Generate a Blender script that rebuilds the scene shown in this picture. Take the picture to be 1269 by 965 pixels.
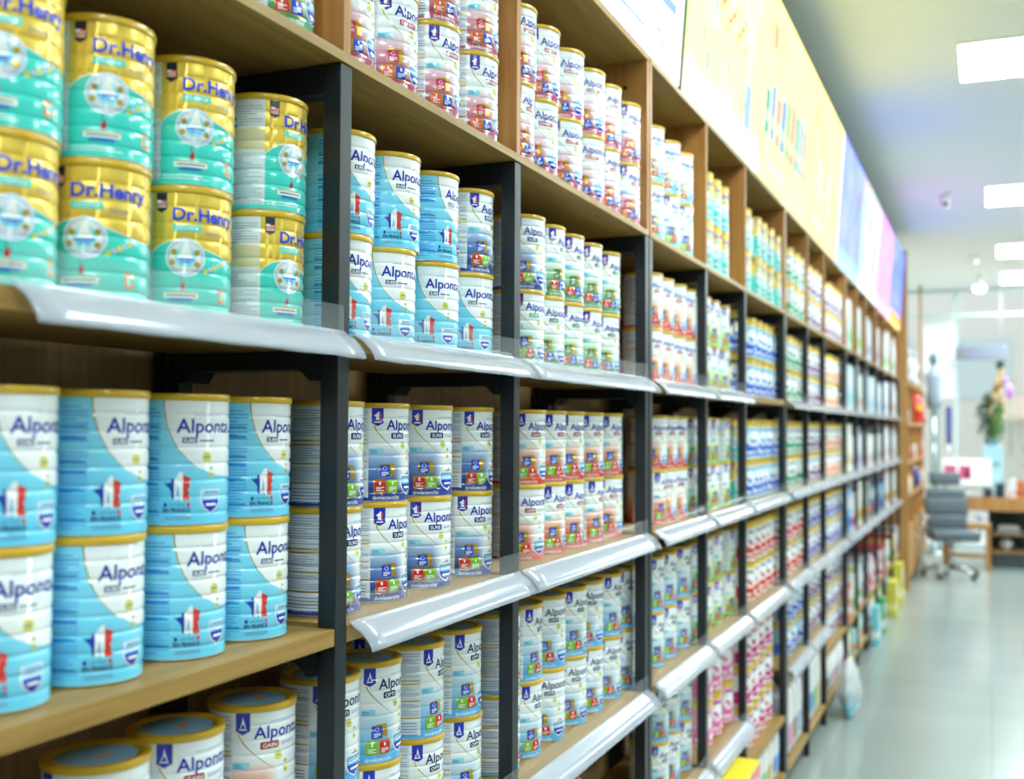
import bpy, bmesh, math, random
from mathutils import Vector, Matrix
# ---------------------------------------------------------------- camera, world, exposure
# Measured frame: rack front plane is X = -0.9 m, aisle runs along +Y, floor is z = 0.
S = 0.9                      # metres per rack-offset unit used in the layout numbers below
EYE = 1.746                  # camera height above the floor
scene = bpy.context.scene
for o in list(bpy.data.objects): bpy.data.objects.remove(o)
COL = scene.collection
FPX, YAW, PITCH, ROLL = 1382.3, 0.40396, 0.03487, 0.00508
cam_data = bpy.data.cameras.new('camera'); cam = bpy.data.objects.new('camera', cam_data); COL.objects.link(cam)
cam_data.sensor_width = 36; cam_data.lens = 36*FPX/1269
fw = Vector((-math.sin(YAW)*math.cos(PITCH), math.cos(YAW)*math.cos(PITCH), math.sin(PITCH)))
r0 = Vector((math.cos(YAW), math.sin(YAW), 0)); u0 = r0.cross(fw)
rr = r0*math.cos(ROLL)+u0*math.sin(ROLL); uu = -r0*math.sin(ROLL)+u0*math.cos(ROLL)
cam.matrix_world = Matrix(((rr.x,uu.x,-fw.x,0),(rr.y,uu.y,-fw.y,0),(rr.z,uu.z,-fw.z,EYE),(0,0,0,1)))
cam_data.clip_start = 0.05; cam_data.clip_end = 200
cam_data.dof.use_dof = True; cam_data.dof.focus_distance = 1.98; cam_data.dof.aperture_fstop = 2.9
scene.camera = cam
vs = scene.view_settings; vs.view_transform = 'Standard'; vs.look = 'None'; vs.gamma = 1; vs.use_curve_mapping = False
vs.exposure = 1.06
world = bpy.data.worlds.new('world'); scene.world = world; world.use_nodes = True
world.node_tree.nodes['Background'].inputs[0].default_value = (0.86,0.93,1.0,1)
world.node_tree.nodes['Background'].inputs[1].default_value = 0.62
LAMP_POWER = 17.0             # emission of the ceiling panels
POSTER_POWER = 1.0           # emission of the light boxes over the racks
random.seed(7)
R = random.random
def L2(c):
    return tuple(((x/255/12.92) if x/255 <= .04045 else ((x/255+.055)/1.055)**2.4) for x in c)
# ---------------------------------------------------------------- materials
def mat(name, rgb, rough=.5, metal=0, coat=0, spec=.5, alpha=1, trans=0, ior=1.45):
    m = bpy.data.materials.new(name); m.use_nodes = True
    b = m.node_tree.nodes['Principled BSDF']
    b.inputs['Base Color'].default_value = (*L2(rgb),1); b.inputs['Roughness'].default_value = rough
    b.inputs['Metallic'].default_value = metal; b.inputs['Coat Weight'].default_value = coat
    b.inputs['Coat Roughness'].default_value = .08
    b.inputs['Specular IOR Level'].default_value = spec; b.inputs['Alpha'].default_value = alpha
    b.inputs['Transmission Weight'].default_value = trans; b.inputs['IOR'].default_value = ior
    return m
def NT(m): return m.node_tree.nodes, m.node_tree.links
def wood(name, c1, c2, axis='y', rough=.45, scale=1.0):
    m = mat(name, c1, rough); n, l = NT(m); b = n['Principled BSDF']
    tc = n.new('ShaderNodeTexCoord'); mp = n.new('ShaderNodeMapping'); l.new(tc.outputs['Object'], mp.inputs[0])
    s = {'x':(1.2,26,26),'y':(26,1.2,26),'z':(26,26,1.2)}[axis]
    mp.inputs['Scale'].default_value = tuple(v*scale for v in s)
    no = n.new('ShaderNodeTexNoise'); no.inputs['Scale'].default_value = 2.2; no.inputs['Detail'].default_value = 6; no.inputs['Distortion'].default_value = .6
    l.new(mp.outputs[0], no.inputs[0])
    cr = n.new('ShaderNodeValToRGB'); cr.color_ramp.elements[0].position=.35; cr.color_ramp.elements[1].position=.68
    cr.color_ramp.elements[0].color=(*L2(c2),1); cr.color_ramp.elements[1].color=(*L2(c1),1)
    l.new(no.outputs['Fac'], cr.inputs[0]); l.new(cr.outputs[0], b.inputs['Base Color'])
    bp = n.new('ShaderNodeBump'); bp.inputs['Strength'].default_value=.08; bp.inputs['Distance'].default_value=.002
    l.new(no.outputs['Fac'], bp.inputs['Height']); l.new(bp.outputs[0], b.inputs['Normal'])
    return m
def emis(name, rgb, power, rough=.3):
    m = mat(name, rgb, rough); b = m.node_tree.nodes['Principled BSDF']
    b.inputs['Emission Color'].default_value = (*L2(rgb),1); b.inputs['Emission Strength'].default_value = power
    return m
M = {}
M['oak'] = wood('light oak laminate', (172,136,72), (150,114,54), 'y')
M['oak_edge'] = wood('pale oak edge', (208,186,126), (194,168,106), 'y')
M['oak_upright'] = wood('oak upright panel', (188,134,68), (164,108,50), 'z')
M['oak_back'] = wood('oak back panel', (172,138,92), (150,118,74), 'z')
M['brown_wood'] = wood('orange brown wood', (196,148,88), (170,120,66), 'z')
M['black'] = mat('black powder coat', (27,33,39), .40)
M['grey_face'] = mat('charcoal powder coat', (64,74,80), .38)
M['slot'] = mat('dark slot', (8,8,9), .8)
M['white'] = mat('white paint', (236,238,236), .6)
M['ceil'] = mat('ceiling paint', (238,242,240), .8)
M['wallp'] = mat('wall paint', (222,224,222), .7)
M['gold_lid'] = mat('gold plastic', (214,172,44), .3, 0, .3)
M['gold_foil'] = mat('gold foil', (214,178,84), .28, .75)
M['gold_print'] = mat('gold print', (224,190,60), .24, .55, .3)
M['silver'] = mat('tin rim', (222,226,230), .25, .8)
M['chrome'] = mat('chrome', (205,208,210), .15, 1)
for k, c in dict(p_white=(246,249,250), p_blue=(30,52,170), p_navy=(36,46,120), p_badge=(22,50,190), p_red=(206,44,40), p_green=(122,190,48), p_icon=(24,74,200),
        p_cyan=(128,216,244), p_tag=(150,222,240), p_grey=(150,164,196), p_panel=(226,232,238), p_bar=(50,150,220), p_yellow=(226,220,96), p_teal=(80,212,200),
        p_pink=(212,58,110), p_orange=(232,92,64), p_maroon=(176,54,84), p_gain=(176,50,44), p_opti=(40,66,92), p_growtag=(90,170,150), p_darkgreen=(50,120,70),
        p_skyblue=(120,190,235), p_line=(110,140,190), p_lilac=(190,210,232), p_redmap=(222,70,62), p_mapblue=(34,72,170), p_turq=(70,214,202), p_brandteal=(40,60,110),
        p_magenta=(214,40,130), p_rose=(240,170,200), p_grass=(140,196,60), p_purple=(130,70,130), p_bl2=(50,110,220), p_coral=(228,64,48), p_or2=(240,150,80), p_gr2=(50,160,110), p_violet=(80,80,190), p_night=(24,40,110)).items():
    M[k] = mat(k[2:]+' print', c, .24, 0, .5)
def label_base(name, deep, mid, pale, top=(244,248,250), fade=(26,54), steps=(.02,.14,.34,.5,.58)):
    """Printed tin label: colour band at the foot paling upward, fading to white at the right of the front."""
    m = mat(name, top, .24, 0, .5); n, l = NT(m); b = n['Principled BSDF']
    tc = n.new('ShaderNodeTexCoord'); sp = n.new('ShaderNodeSeparateXYZ'); l.new(tc.outputs['Object'], sp.inputs[0])
    hz = n.new('ShaderNodeMath'); hz.operation='DIVIDE'; hz.inputs[1].default_value=.1627; l.new(sp.outputs[2], hz.inputs[0])
    cr = n.new('ShaderNodeValToRGB'); e = cr.color_ramp.elements
    e[0].position=steps[0]; e[0].color=(*L2(deep),1); e[1].position=steps[4]; e[1].color=(*L2(top),1)
    for p_, c in ((steps[1],deep),(steps[2],mid),(steps[3],pale)):
        x = e.new(p_); x.color=(*L2(c),1)
    l.new(hz.outputs[0], cr.inputs[0])
    if fade:
        at = n.new('ShaderNodeMath'); at.operation='ARCTAN2'; l.new(sp.outputs[1], at.inputs[0]); l.new(sp.outputs[0], at.inputs[1])
        mr = n.new('ShaderNodeMapRange'); mr.interpolation_type='SMOOTHSTEP'
        mr.inputs['From Min'].default_value=math.radians(fade[0]); mr.inputs['From Max'].default_value=math.radians(fade[1]); l.new(at.outputs[0], mr.inputs['Value'])
        m2 = n.new('ShaderNodeMapRange'); m2.interpolation_type='SMOOTHSTEP'
        m2.inputs['From Min'].default_value=.10; m2.inputs['From Max'].default_value=.2; l.new(hz.outputs[0], m2.inputs['Value'])
        mu = n.new('ShaderNodeMath'); mu.operation='MULTIPLY'; l.new(mr.outputs[0], mu.inputs[0]); l.new(m2.outputs[0], mu.inputs[1])
        mx = n.new('ShaderNodeMix'); mx.data_type='RGBA'; l.new(mu.outputs[0], mx.inputs[0]); l.new(cr.outputs[0], mx.inputs[6]); mx.inputs[7].default_value=(*L2(top),1)
        l.new(mx.outputs[2], b.inputs['Base Color'])
    else: l.new(cr.outputs[0], b.inputs['Base Color'])
    return m
M['b_sure'] = label_base('navy foot label', (44,66,146), (92,136,200), (176,200,230))
M['b_gain'] = label_base('orange foot label', (208,60,42), (234,150,122), (246,214,200))
M['b_opti'] = label_base('sky foot label', (92,180,230), (160,208,238), (214,230,240))
M['b_diabet'] = label_base('rose foot label', (176,66,104), (222,150,172), (238,208,218))
M['b_canxi'] = label_base('green foot label', (62,148,96), (160,208,166), (214,234,216))
M['b_grow'] = label_base('teal foot label', (96,200,206), (170,224,222), (220,238,236))
M['b_ped'] = label_base('lime foot label', (122,190,60), (190,220,130), (232,242,214))
M['b_france'] = label_base('cyan label', (112,212,246), (120,216,246), (132,220,248), (132,220,248), (20,50), (.02,.14,.34,.5,.9))
# ---------------------------------------------------------------- mesh helpers
def Wp(x, y, z): return (x*S, y*S, z*S+EYE)
def add_box(bm, lo, hi, mi=0, bev=0):
    a = [min(lo[i],hi[i]) for i in range(3)]; b = [max(lo[i],hi[i]) for i in range(3)]
    r = bmesh.ops.create_cube(bm, size=1)
    for v in r['verts']: v.co = Vector([(a[i]+b[i])/2+v.co[i]*(b[i]-a[i]) for i in range(3)])
    fs = set(f for v in r['verts'] for f in v.link_faces)
    for f in fs: f.material_index = mi
    if bev:
        es = set(e for v in r['verts'] for e in v.link_edges)
        g = bmesh.ops.bevel(bm, geom=list(es), offset=bev, segments=2, affect='EDGES', profile=.6)
        for f in g['faces']: f.material_index = mi
def add_cyl(bm, p0, p1, r1, r2=None, n=16, mi=0, cap=True):
    p0, p1 = Vector(p0), Vector(p1); r2 = r1 if r2 is None else r2; d = (p1-p0); q = d.to_track_quat('Z','Y')
    A = [bm.verts.new(p0+q@Vector((r1*math.cos(2*math.pi*i/n), r1*math.sin(2*math.pi*i/n),0))) for i in range(n)]
    B = [bm.verts.new(p1+q@Vector((r2*math.cos(2*math.pi*i/n), r2*math.sin(2*math.pi*i/n),0))) for i in range(n)]
    for i in range(n):
        f = bm.faces.new((A[i],A[(i+1)%n],B[(i+1)%n],B[i])); f.material_index=mi; f.smooth=True
    if cap:
        f = bm.faces.new(A[::-1]); f.material_index=mi; f = bm.faces.new(B); f.material_index=mi
def add_tube(bm, pts, r, n=10, mi=0):
    for a, b in zip(pts[:-1], pts[1:]): add_cyl(bm, a, b, r, r, n, mi)
def add_lathe(bm, prof, n=32, c=(0,0,0), mi=0, smooth=True):
    rings = []
    for (r, z) in prof:
        if r < 1e-6: rings.append([bm.verts.new((c[0],c[1],c[2]+z))])
        else: rings.append([bm.verts.new((c[0]+r*math.cos(2*math.pi*i/n), c[1]+r*math.sin(2*math.pi*i/n), c[2]+z)) for i in range(n)])
    for k, (A, B) in enumerate(zip(rings[:-1], rings[1:])):
        m_ = mi[k] if isinstance(mi,(list,tuple)) else mi
        for i in range(n):
            j = (i+1)%n
            vs_ = [A[0] if len(A)==1 else A[i]] + ([] if len(A)==1 else [A[j]]) + [B[0] if len(B)==1 else B[j]] + ([] if len(B)==1 else [B[i]])
            if len(vs_) >= 3:
                f = bm.faces.new(vs_); f.material_index = m_; f.smooth = smooth
def add_prism(bm, pts, a, b, axis, mi=0, smooth=False):
    """extrude a closed outline (2-D pts) between a and b along axis 'x','y' or 'z'"""
    def P(u, v, w): return {'x':(w,u,v),'y':(u,w,v),'z':(u,v,w)}[axis]
    A = [bm.verts.new(P(u,v,a)) for u,v in pts]; B = [bm.verts.new(P(u,v,b)) for u,v in pts]; n = len(pts)
    fs = [bm.faces.new(A), bm.faces.new(B[::-1])]
    for i in range(n):
        f = bm.faces.new((A[i],B[i],B[(i+1)%n],A[(i+1)%n])); f.smooth = smooth; fs.append(f)
    for f in fs: f.material_index = mi
    bmesh.ops.recalc_face_normals(bm, faces=fs)
def build(name, bm, mats, parent=None, loc=None):
    me = bpy.data.meshes.new(name); bm.normal_update(); bm.to_mesh(me); bm.free()
    for m in (mats if isinstance(mats,(list,tuple)) else [mats]): me.materials.append(m)
    o = bpy.data.objects.new(name, me); COL.objects.link(o)
    if parent is not None: o.parent = parent
    if loc is not None: o.location = loc
    return o
def tag(o, label=None, cat=None, group=None, kind=None):
    if label: o['label'] = label
    if cat: o['category'] = cat
    if group: o['group'] = group
    if kind: o['kind'] = kind
    return o
def thing(name, label, cat, loc=(0,0,0), rz=0, group=None):
    o = bpy.data.objects.new(name, None); COL.objects.link(o); o.location = loc; o.rotation_euler = (0,0,rz); o.empty_display_size=.05
    return tag(o, label, cat, group)
def part(name, parent, mats, fn, label=None):
    bm = bmesh.new(); fn(bm); o = build(name, bm, mats, parent)
    if label: o['label'] = label
    return o
def struct(name, mats, fn):
    bm = bmesh.new(); fn(bm); return tag(build(name, bm, mats), kind='structure')
def copy_tree(o, parent=None):
    c = o.copy(); COL.objects.link(c); c.parent = parent
    for ch in list(o.children): copy_tree(ch, c)
    return c
def bxw(bm, lo, hi, mi=0, bev=0): add_box(bm, Wp(*lo), Wp(*hi), mi, bev)
ORD = ['first','second','third','fourth','fifth','sixth','seventh','eighth','ninth','tenth','eleventh','twelfth','thirteenth']
def rootsum(o):
    v = Vector((0,0,0))
    while o is not None: v += o.location; o = o.parent
    return v
def wpart(name, parent, mats, fn, label=None):
    """a part modelled in world coordinates, stored relative to its thing's base"""
    bm = bmesh.new(); fn(bm); bmesh.ops.translate(bm, verts=bm.verts, vec=-rootsum(parent))
    o = build(name, bm, mats, parent)
    if label: o['label'] = label
    return o
# ---------------------------------------------------------------- room shell
ZF, ZC = -1.94, 2.40
M['wallr'] = mat('grey right wall', (112,108,102), .8)
M['floor'] = mat('floor tile', (192,200,197), .22, 0, .2)
n, l = NT(M['floor']); b = n['Principled BSDF']
tc = n.new('ShaderNodeTexCoord'); br = n.new('ShaderNodeTexBrick'); br.offset = 0; br.inputs['Scale'].default_value = 1.0
br.inputs['Brick Width'].default_value = .8; br.inputs['Row Height'].default_value = .8; br.inputs['Mortar Size'].default_value = .004
br.inputs['Color1'].default_value=(*L2((150,160,156)),1); br.inputs['Color2'].default_value=(*L2((154,164,160)),1); br.inputs['Mortar'].default_value=(*L2((138,146,143)),1)
no = n.new('ShaderNodeTexNoise'); no.inputs['Scale'].default_value=.9; no.inputs['Detail'].default_value=5
mp = n.new('ShaderNodeMapping'); mp.inputs['Scale'].default_value=(.5,2.4,1); l.new(tc.outputs['Object'],mp.inputs[0]); l.new(mp.outputs[0],no.inputs[0])
mx = n.new('ShaderNodeMix'); mx.data_type='RGBA'; mx.blend_type='MULTIPLY'; mx.inputs[0].default_value=.35
l.new(tc.outputs['Object'], br.inputs[0]); l.new(br.outputs[0], mx.inputs[6]); l.new(no.outputs['Color'], mx.inputs[7])
mr = n.new('ShaderNodeValToRGB'); mr.color_ramp.elements[0].color=(.8,.8,.8,1); mr.color_ramp.elements[0].position=.35; mr.color_ramp.elements[1].position=.65
l.new(no.outputs['Fac'], mr.inputs[0]); l.new(mr.outputs[0], mx.inputs[7]); l.new(mx.outputs[2], b.inputs['Base Color'])
XL, XR, YN, YFAR = -1.45, 5.2, -4.0, 20.3
struct('floor', M['floor'], lambda bm: bxw(bm, (XL-.1,YN,ZF-.1), (XR,YFAR+.1,ZF)))
struct('ceiling', M['ceil'], lambda bm: bxw(bm, (XL-.1,YN,ZC), (XR,YFAR+.1,ZC+.1)))
struct('wall_left', M['wallp'], lambda bm: bxw(bm, (XL-.1,YN,ZF), (XL,YFAR+.1,ZC)))
struct('wall_right', M['wallr'], lambda bm: bxw(bm, (XR,YN,ZF), (XR+.1,YFAR+.1,ZC)))
struct('wall_rear', M['wallr'], lambda bm: bxw(bm, (XL-.1,YN-.1,ZF), (XR+.1,YN,ZC)))
M['glass'] = mat('storefront glass', (235,245,245), .02, 0, 0, .5, 1, 1, 1.05)
M['glass'].node_tree.nodes['Principled BSDF'].inputs['Alpha'].default_value = .12
M['alu'] = mat('pale aluminium', (196,214,216), .4, .2)
def glazing(bm):
    for x in (-1.45,-.53,.95,2.4,3.9,5.14): bxw(bm, (x,20.28,ZF), (x+.05,20.36,ZC), 0)
    for z in (ZF, 1.93, ZC-.05): bxw(bm, (XL,20.285,z), (XR,20.355,z+.045), 0)
struct('window_1', [M['alu']], glazing)
wg = bpy.data.objects['window_1']
part('glass_pane', wg, M['glass'], lambda bm: bxw(bm, (XL,20.31,ZF+.05), (XR,20.325,ZC-.05)))
# ---------------------------------------------------------------- outside, beyond the glass
M['out_ground'] = mat('pale paving', (214,214,208), .8)
M['facade'] = mat('pale facade', (226,226,216), .8); M['facade_trim'] = mat('facade panel', (206,222,220), .7)
M['peach'] = mat('peach facade', (240,222,204), .8)
tag(build('pavement', (lambda bm:(bxw(bm,(-14,20.4,ZF-.12),(16,46,ZF-.02)),bm)[1])(bmesh.new()), M['out_ground']), kind='structure')
fb = thing('building', 'pale building across the street seen through the storefront glass', 'building', Wp(2,34,ZF))
wpart('wall', fb, M['facade'], lambda bm: bxw(bm,(-9,34,ZF),(12,35,7)))
for i in range(6): wpart('window', fb, M['facade_trim'], lambda bm,i=i: bxw(bm,(-6+2.6*i,33.93,.9),(-4.6+2.6*i,34,2.6)))
wpart('awning', fb, M['peach'], lambda bm: add_prism(bm, [(33.95*S,1.0*S+EYE),(32.6*S,.45*S+EYE),(32.6*S,.3*S+EYE),(33.95*S,.85*S+EYE)], .3*S, 7*S, 'x'))
for i,(x,y,r) in enumerate([(1.6,27.5,.85),(4.4,28.5,1.0),(7.2,28,.9)]):
    t = thing('street_shrub', ['left light green street shrub beyond the glass','middle light green street shrub beyond the glass','right light green street shrub beyond the glass'][i], 'shrub', Wp(x,y,ZF), 0, 'shrubs outside the shop front')
    def crown(bm, r=r, i=i):
        rnd = random.Random(i)
        for k in range(420):
            a = rnd.random()*6.283; q = rnd.uniform(-1,1); rad = r*(.55+.45*rnd.random())
            c = Vector((rad*math.cos(a)*math.sqrt(1-q*q), rad*math.sin(a)*math.sqrt(1-q*q), .95+r*.9*q+.35))
            u_ = Vector((rnd.uniform(-1,1),rnd.uniform(-1,1),rnd.uniform(-1,1))).normalized(); w_ = u_.orthogonal().normalized(); s_=.11
            bm.faces.new([bm.verts.new(c+u_*s_), bm.verts.new(c+w_*s_*.5), bm.verts.new(c-u_*s_), bm.verts.new(c-w_*s_*.5)])
    part('foliage', t, M.setdefault('leafpale', mat('pale leaf', (150,190,120), .6)), crown)
    part('trunk', t, M['brown_wood'], lambda bm: add_cyl(bm,(0,0,0),(0,0,.9),.05,.03))
# blind and hanging banner just inside the glass
M['blind'] = mat('white blind', (240,242,240), .7)
bl = thing('window_blind', 'white vertical blind hanging at the glass left of the grey banner', 'blind', Wp(-.76,20.1,.55))
for i in range(9):
    wpart('slat', bl, M['blind'], lambda bm,i=i: bxw(bm,(-.99+.052*i,20.08,.56),(-.952+.052*i,20.1,1.78)))
for x in (-.98,-.55): wpart('cord', bl, M['alu'], lambda bm,x=x: add_cyl(bm, Wp(x,20.09,1.82), Wp(x,20.09,ZC), .004))
wpart('headrail', bl, M['alu'], lambda bm: bxw(bm,(-1.0,20.06,1.78),(-.52,20.12,1.83)))
M['sign_grey'] = mat('grey sign board', (112,118,134), .7)
sg = thing('hanging_sign', 'long grey sign board hanging across the shop front glass', 'sign', Wp(-.1,19.9,1.16))
wpart('board', sg, M['sign_grey'], lambda bm: bxw(bm,(-.5,19.9,1.165),(.3,19.94,1.40),0,.01))
for x in (-.4,.2): wpart('cord', sg, M['alu'], lambda bm,x=x: add_cyl(bm, Wp(x,19.92,1.4), Wp(x,19.92,ZC), .004))
wpart('emblem', sg, mat('sign emblem',(120,110,110),.6), lambda bm: add_cyl(bm, Wp(-.42,19.895,1.28), Wp(-.42,19.9,1.28), .05))
# ---------------------------------------------------------------- ceiling lights
M['diff'] = emis('lamp diffuser', (232,249,248), LAMP_POWER)
LIGHTS = [(-.2,-1.2,-.45),(-.18,3.1,3.87),(-.15,7.39,8.16),(.0,11.88,12.80),(.13,15.68,16.70),(.2,18.44,19.7)]
for i,(x,y0,y1) in enumerate(LIGHTS):
    for j,xx in enumerate((x, x+2.9)):
        if i in (4,5) and j: pass
        lab = ['square white ceiling light panel over the aisle, %s from the shop front' % ORD[5-i], 'white ceiling light panel over the right side of the shop, %s from the shop front' % ORD[5-i]][j]
        t = thing('ceiling_light', lab, 'ceiling light', Wp(xx+.6,(y0+y1)/2,ZC), 0, 'ceiling light panels')
        wpart('frame', t, M['white'], lambda bm,xx=xx,y0=y0,y1=y1: [bxw(bm,(xx-.02,y0-.02,ZC-.012),(xx+1.32,y0,ZC)), bxw(bm,(xx-.02,y1,ZC-.012),(xx+1.32,y1+.02,ZC)), bxw(bm,(xx-.02,y0,ZC-.012),(xx,y1,ZC)), bxw(bm,(xx+1.3,y0,ZC-.012),(xx+1.32,y1,ZC))])
        wpart('diffuser', t, M['diff'], lambda bm,xx=xx,y0=y0,y1=y1: bxw(bm,(xx,y0,ZC-.008),(xx+1.3,y1,ZC-.001)))
t = thing('security_camera', 'small white dome security camera with a black lens on the ceiling', 'camera', Wp(-.396,12.05,ZC))
part('base', t, M['white'], lambda bm: add_lathe(bm,[(0,0),(.06,0),(.06,-.03),(.05,-.045),(.03,-.06)],20))
part('body', t, M['white'], lambda bm: add_lathe(bm,[(.028,-.055),(.045,-.075),(.05,-.1),(.04,-.13),(.02,-.145),(0,-.148)],20))
part('lens', t, M['slot'], lambda bm: add_lathe(bm,[(0,0),(.022,0),(.026,-.02),(0,-.03)],14,(.02,-.04,-.09)))
t = thing('smoke_detector', 'round white smoke detector on the ceiling beyond the security camera', 'detector', Wp(-.17,16.6,ZC))
part('base', t, M['white'], lambda bm: add_lathe(bm,[(0,0),(.07,0),(.07,-.025),(.05,-.03)],20))
part('cover', t, M['white'], lambda bm: add_lathe(bm,[(.05,-.03),(.055,-.07),(.035,-.09),(0,-.092)],20))
t = thing('spot_lamp', 'glowing spot lamp hanging from the ceiling near the shop front', 'lamp', Wp(-.113,18.6,ZC))
part('stem', t, M['chrome'], lambda bm: add_cyl(bm,(0,0,-.12),(0,0,0),.02))
part('shade', t, M['white'], lambda bm: add_lathe(bm,[(.02,-.1),(.06,-.12),(.085,-.17),(.08,-.17),(.05,-.13)],20))
part('bulb', t, emis('warm bulb',(255,250,235),14), lambda bm: add_lathe(bm,[(0,-.15),(.05,-.155),(.075,-.18),(.06,-.22),(0,-.235)],20))
# ---------------------------------------------------------------- racks
PL = [.57,1.598,2.35,3.414,3.460,4.232,4.985,6.03,6.07,6.86,7.62,8.80,8.84,9.60,10.35,11.35,11.39,12.15,13.2,14.22]
PW = .036
UNITS = [(0,3),(4,7),(8,11),(12,15),(16,19)]
# bay number -> (start post index, end post index)
BAYS = []
for a,b in UNITS: BAYS += [(i,i+1) for i in range(a,b)]
LEV = {'2':.157,'3':-.334,'4':-.825,'5':-1.288,'B':-1.80}
def levels(bay):
    d = {'2':1,'3':1,'4':1,'5':1,'B':0}
    if bay==1: d['3']=0; d['4']=0; d['5']=0
    if bay==6: d['2']=0; d['5']=0
    if bay>=9: d['5']=0
    return d
def ztop(bay, k):
    if k=='5' and bay==6: return -1.505
    if k=='5' and bay>=9: return -1.480
    return LEV[k]
M['plastic'] = mat('clear price strip', (206,212,226), .14, 0, .5, .5, .52)
M['plastic_lip'] = mat('clear lip', (235,240,245), .05, 0, 0, .12, .07)
def strip(bm, y0, y1, zt):
    t_ = .0022
    outer = [(-.9985,.048),(-.9975,.006),(-.990,-.003),(-.976,-.011),(-.964,-.024),(-.957,-.034),(-.954,-.043)]
    sec = []
    for (x,z) in outer: sec.append(Wp(x,0,zt+z))
    prev = None
    import itertools
    Y0, Y1 = y0*S, y1*S
    segs = 14
    cols = []
    for i in range(segs+1):
        y = Y0+(Y1-Y0)*i/segs; w = .0012*math.sin(i*1.7+y*5)
        ring = [bm.verts.new((p[0]+(w if k>3 else 0), y, p[2]+(w*.6 if k>4 else 0))) for k,p in enumerate(sec)]
        ring += [bm.verts.new((p[0]+t_*(.4 if k<2 else .8)-(0 if k<2 else 0), y, p[2]+t_*(0 if k<2 else .8))) for k,p in reversed(list(enumerate(sec)))]
        cols.append(ring)
    N = len(cols[0]); K = len(sec)
    for A,B in zip(cols[:-1],cols[1:]):
        for j in range(N):
            f = bm.faces.new((A[j],A[(j+1)%N],B[(j+1)%N],B[j])); f.smooth = True
            f.material_index = 1 if (j==0 or j==N-2) else 0
    bm.faces.new(cols[0]); bm.faces.new(cols[-1][::-1])
    bmesh.ops.recalc_face_normals(bm, faces=bm.faces[:])
def bracket(bm, y, zt, first=False, last=False):
    z1 = zt-.029; z0 = z1-.030
    pts = [(-1.33,z1),(-1.034,z1),(-1.034,z0-.020),(-1.046,z0-.020),(-1.066,z0),(-1.292,z0),(-1.306,z0-.020),(-1.33,z0-.020)]
    add_prism(bm, [(p[0]*S,p[1]*S+EYE) for p in pts], (y-(0 if first else .016))*S, (y+PW+(0 if last else .016))*S, 'y')
UNAME = ['nearest','second','third','fourth','farthest']
bayno = 0
for u,(a,b_) in enumerate(UNITS):
    rk = thing('shelving_rack', '%s black steel shelving rack with oak boards along the left wall' % ('nearest' if u==0 else UNAME[u]+(' from the camera,' if u<4 else '')), 'shelving', Wp(-1.2,(PL[a]+PL[b_])/2,ZF), 0, 'steel shelving racks')
    for i in range(a,b_+1):
        y = PL[i]
        def post(bm, y=y): bxw(bm,(-1.034,y,ZF),(-1.0,y+PW,.616),0,.0015)
        wpart('post', rk, M['black'], post)
        def bpost(bm, y=y, near=(u<2)):
            bxw(bm,(-1.385,y,ZF),(-1.33,y+PW,.616),0)
            if near:
                z = -1.2
                while z < .55:
                    for xx in (-1.372,-1.352): bxw(bm,(xx,y-.0012,z),(xx+.008,y+.001,z+.03),1)
                    z += .05
        wpart('back_post', rk, [M['black'],M['slot']], bpost)
        wpart('top_rail', rk, M['black'], lambda bm,y=y: bxw(bm,(-1.33,y,.566),(-1.034,y+PW,.616)))
        for k in ('2','3','4','5','B'):
            bb = bayno+(i-a)+1
            z = ztop(min(bb, 16), k) if i<b_ else ztop(bayno+(i-a), k)
            if k=='B': continue
            wpart('bracket', rk, M['black'], lambda bm,y=y,z=z: bracket(bm,y,z,i==a,i==b_))
    for i in range(a,b_):
        bayno += 1
        y0, y1 = PL[i]+PW+.002, PL[i+1]-.002
        d = levels(bayno)
        for k in ('2','3','4','5','B'):
            z = ztop(bayno,k)
            bd = wpart('shelf_board', rk, [M['oak'],M['oak_edge']], lambda bm,y0=y0,y1=y1,z=z: bxw(bm,(-1.328,y0,z-.028),(-.9995,y1,z),0,.001))
            if d[k] and k!='B':
                e0, e1 = (PL[i]+PW+.006, PL[i+1]+(PW*.9 if i+1<b_ else PW*.6))
                if bayno==1: e0, e1 = .915, PL[1]+.012
                wpart('price_strip', bd, [M['plastic'],M['plastic_lip']], lambda bm,e0=e0,e1=e1,z=z: strip(bm,e0,e1,z), 'clear plastic price strip')
    wpart('back_panel', rk, M['oak_back'], lambda bm: bxw(bm,(-1.41,PL[a],-1.9),(-1.392,PL[b_]+PW,.61)))
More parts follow.
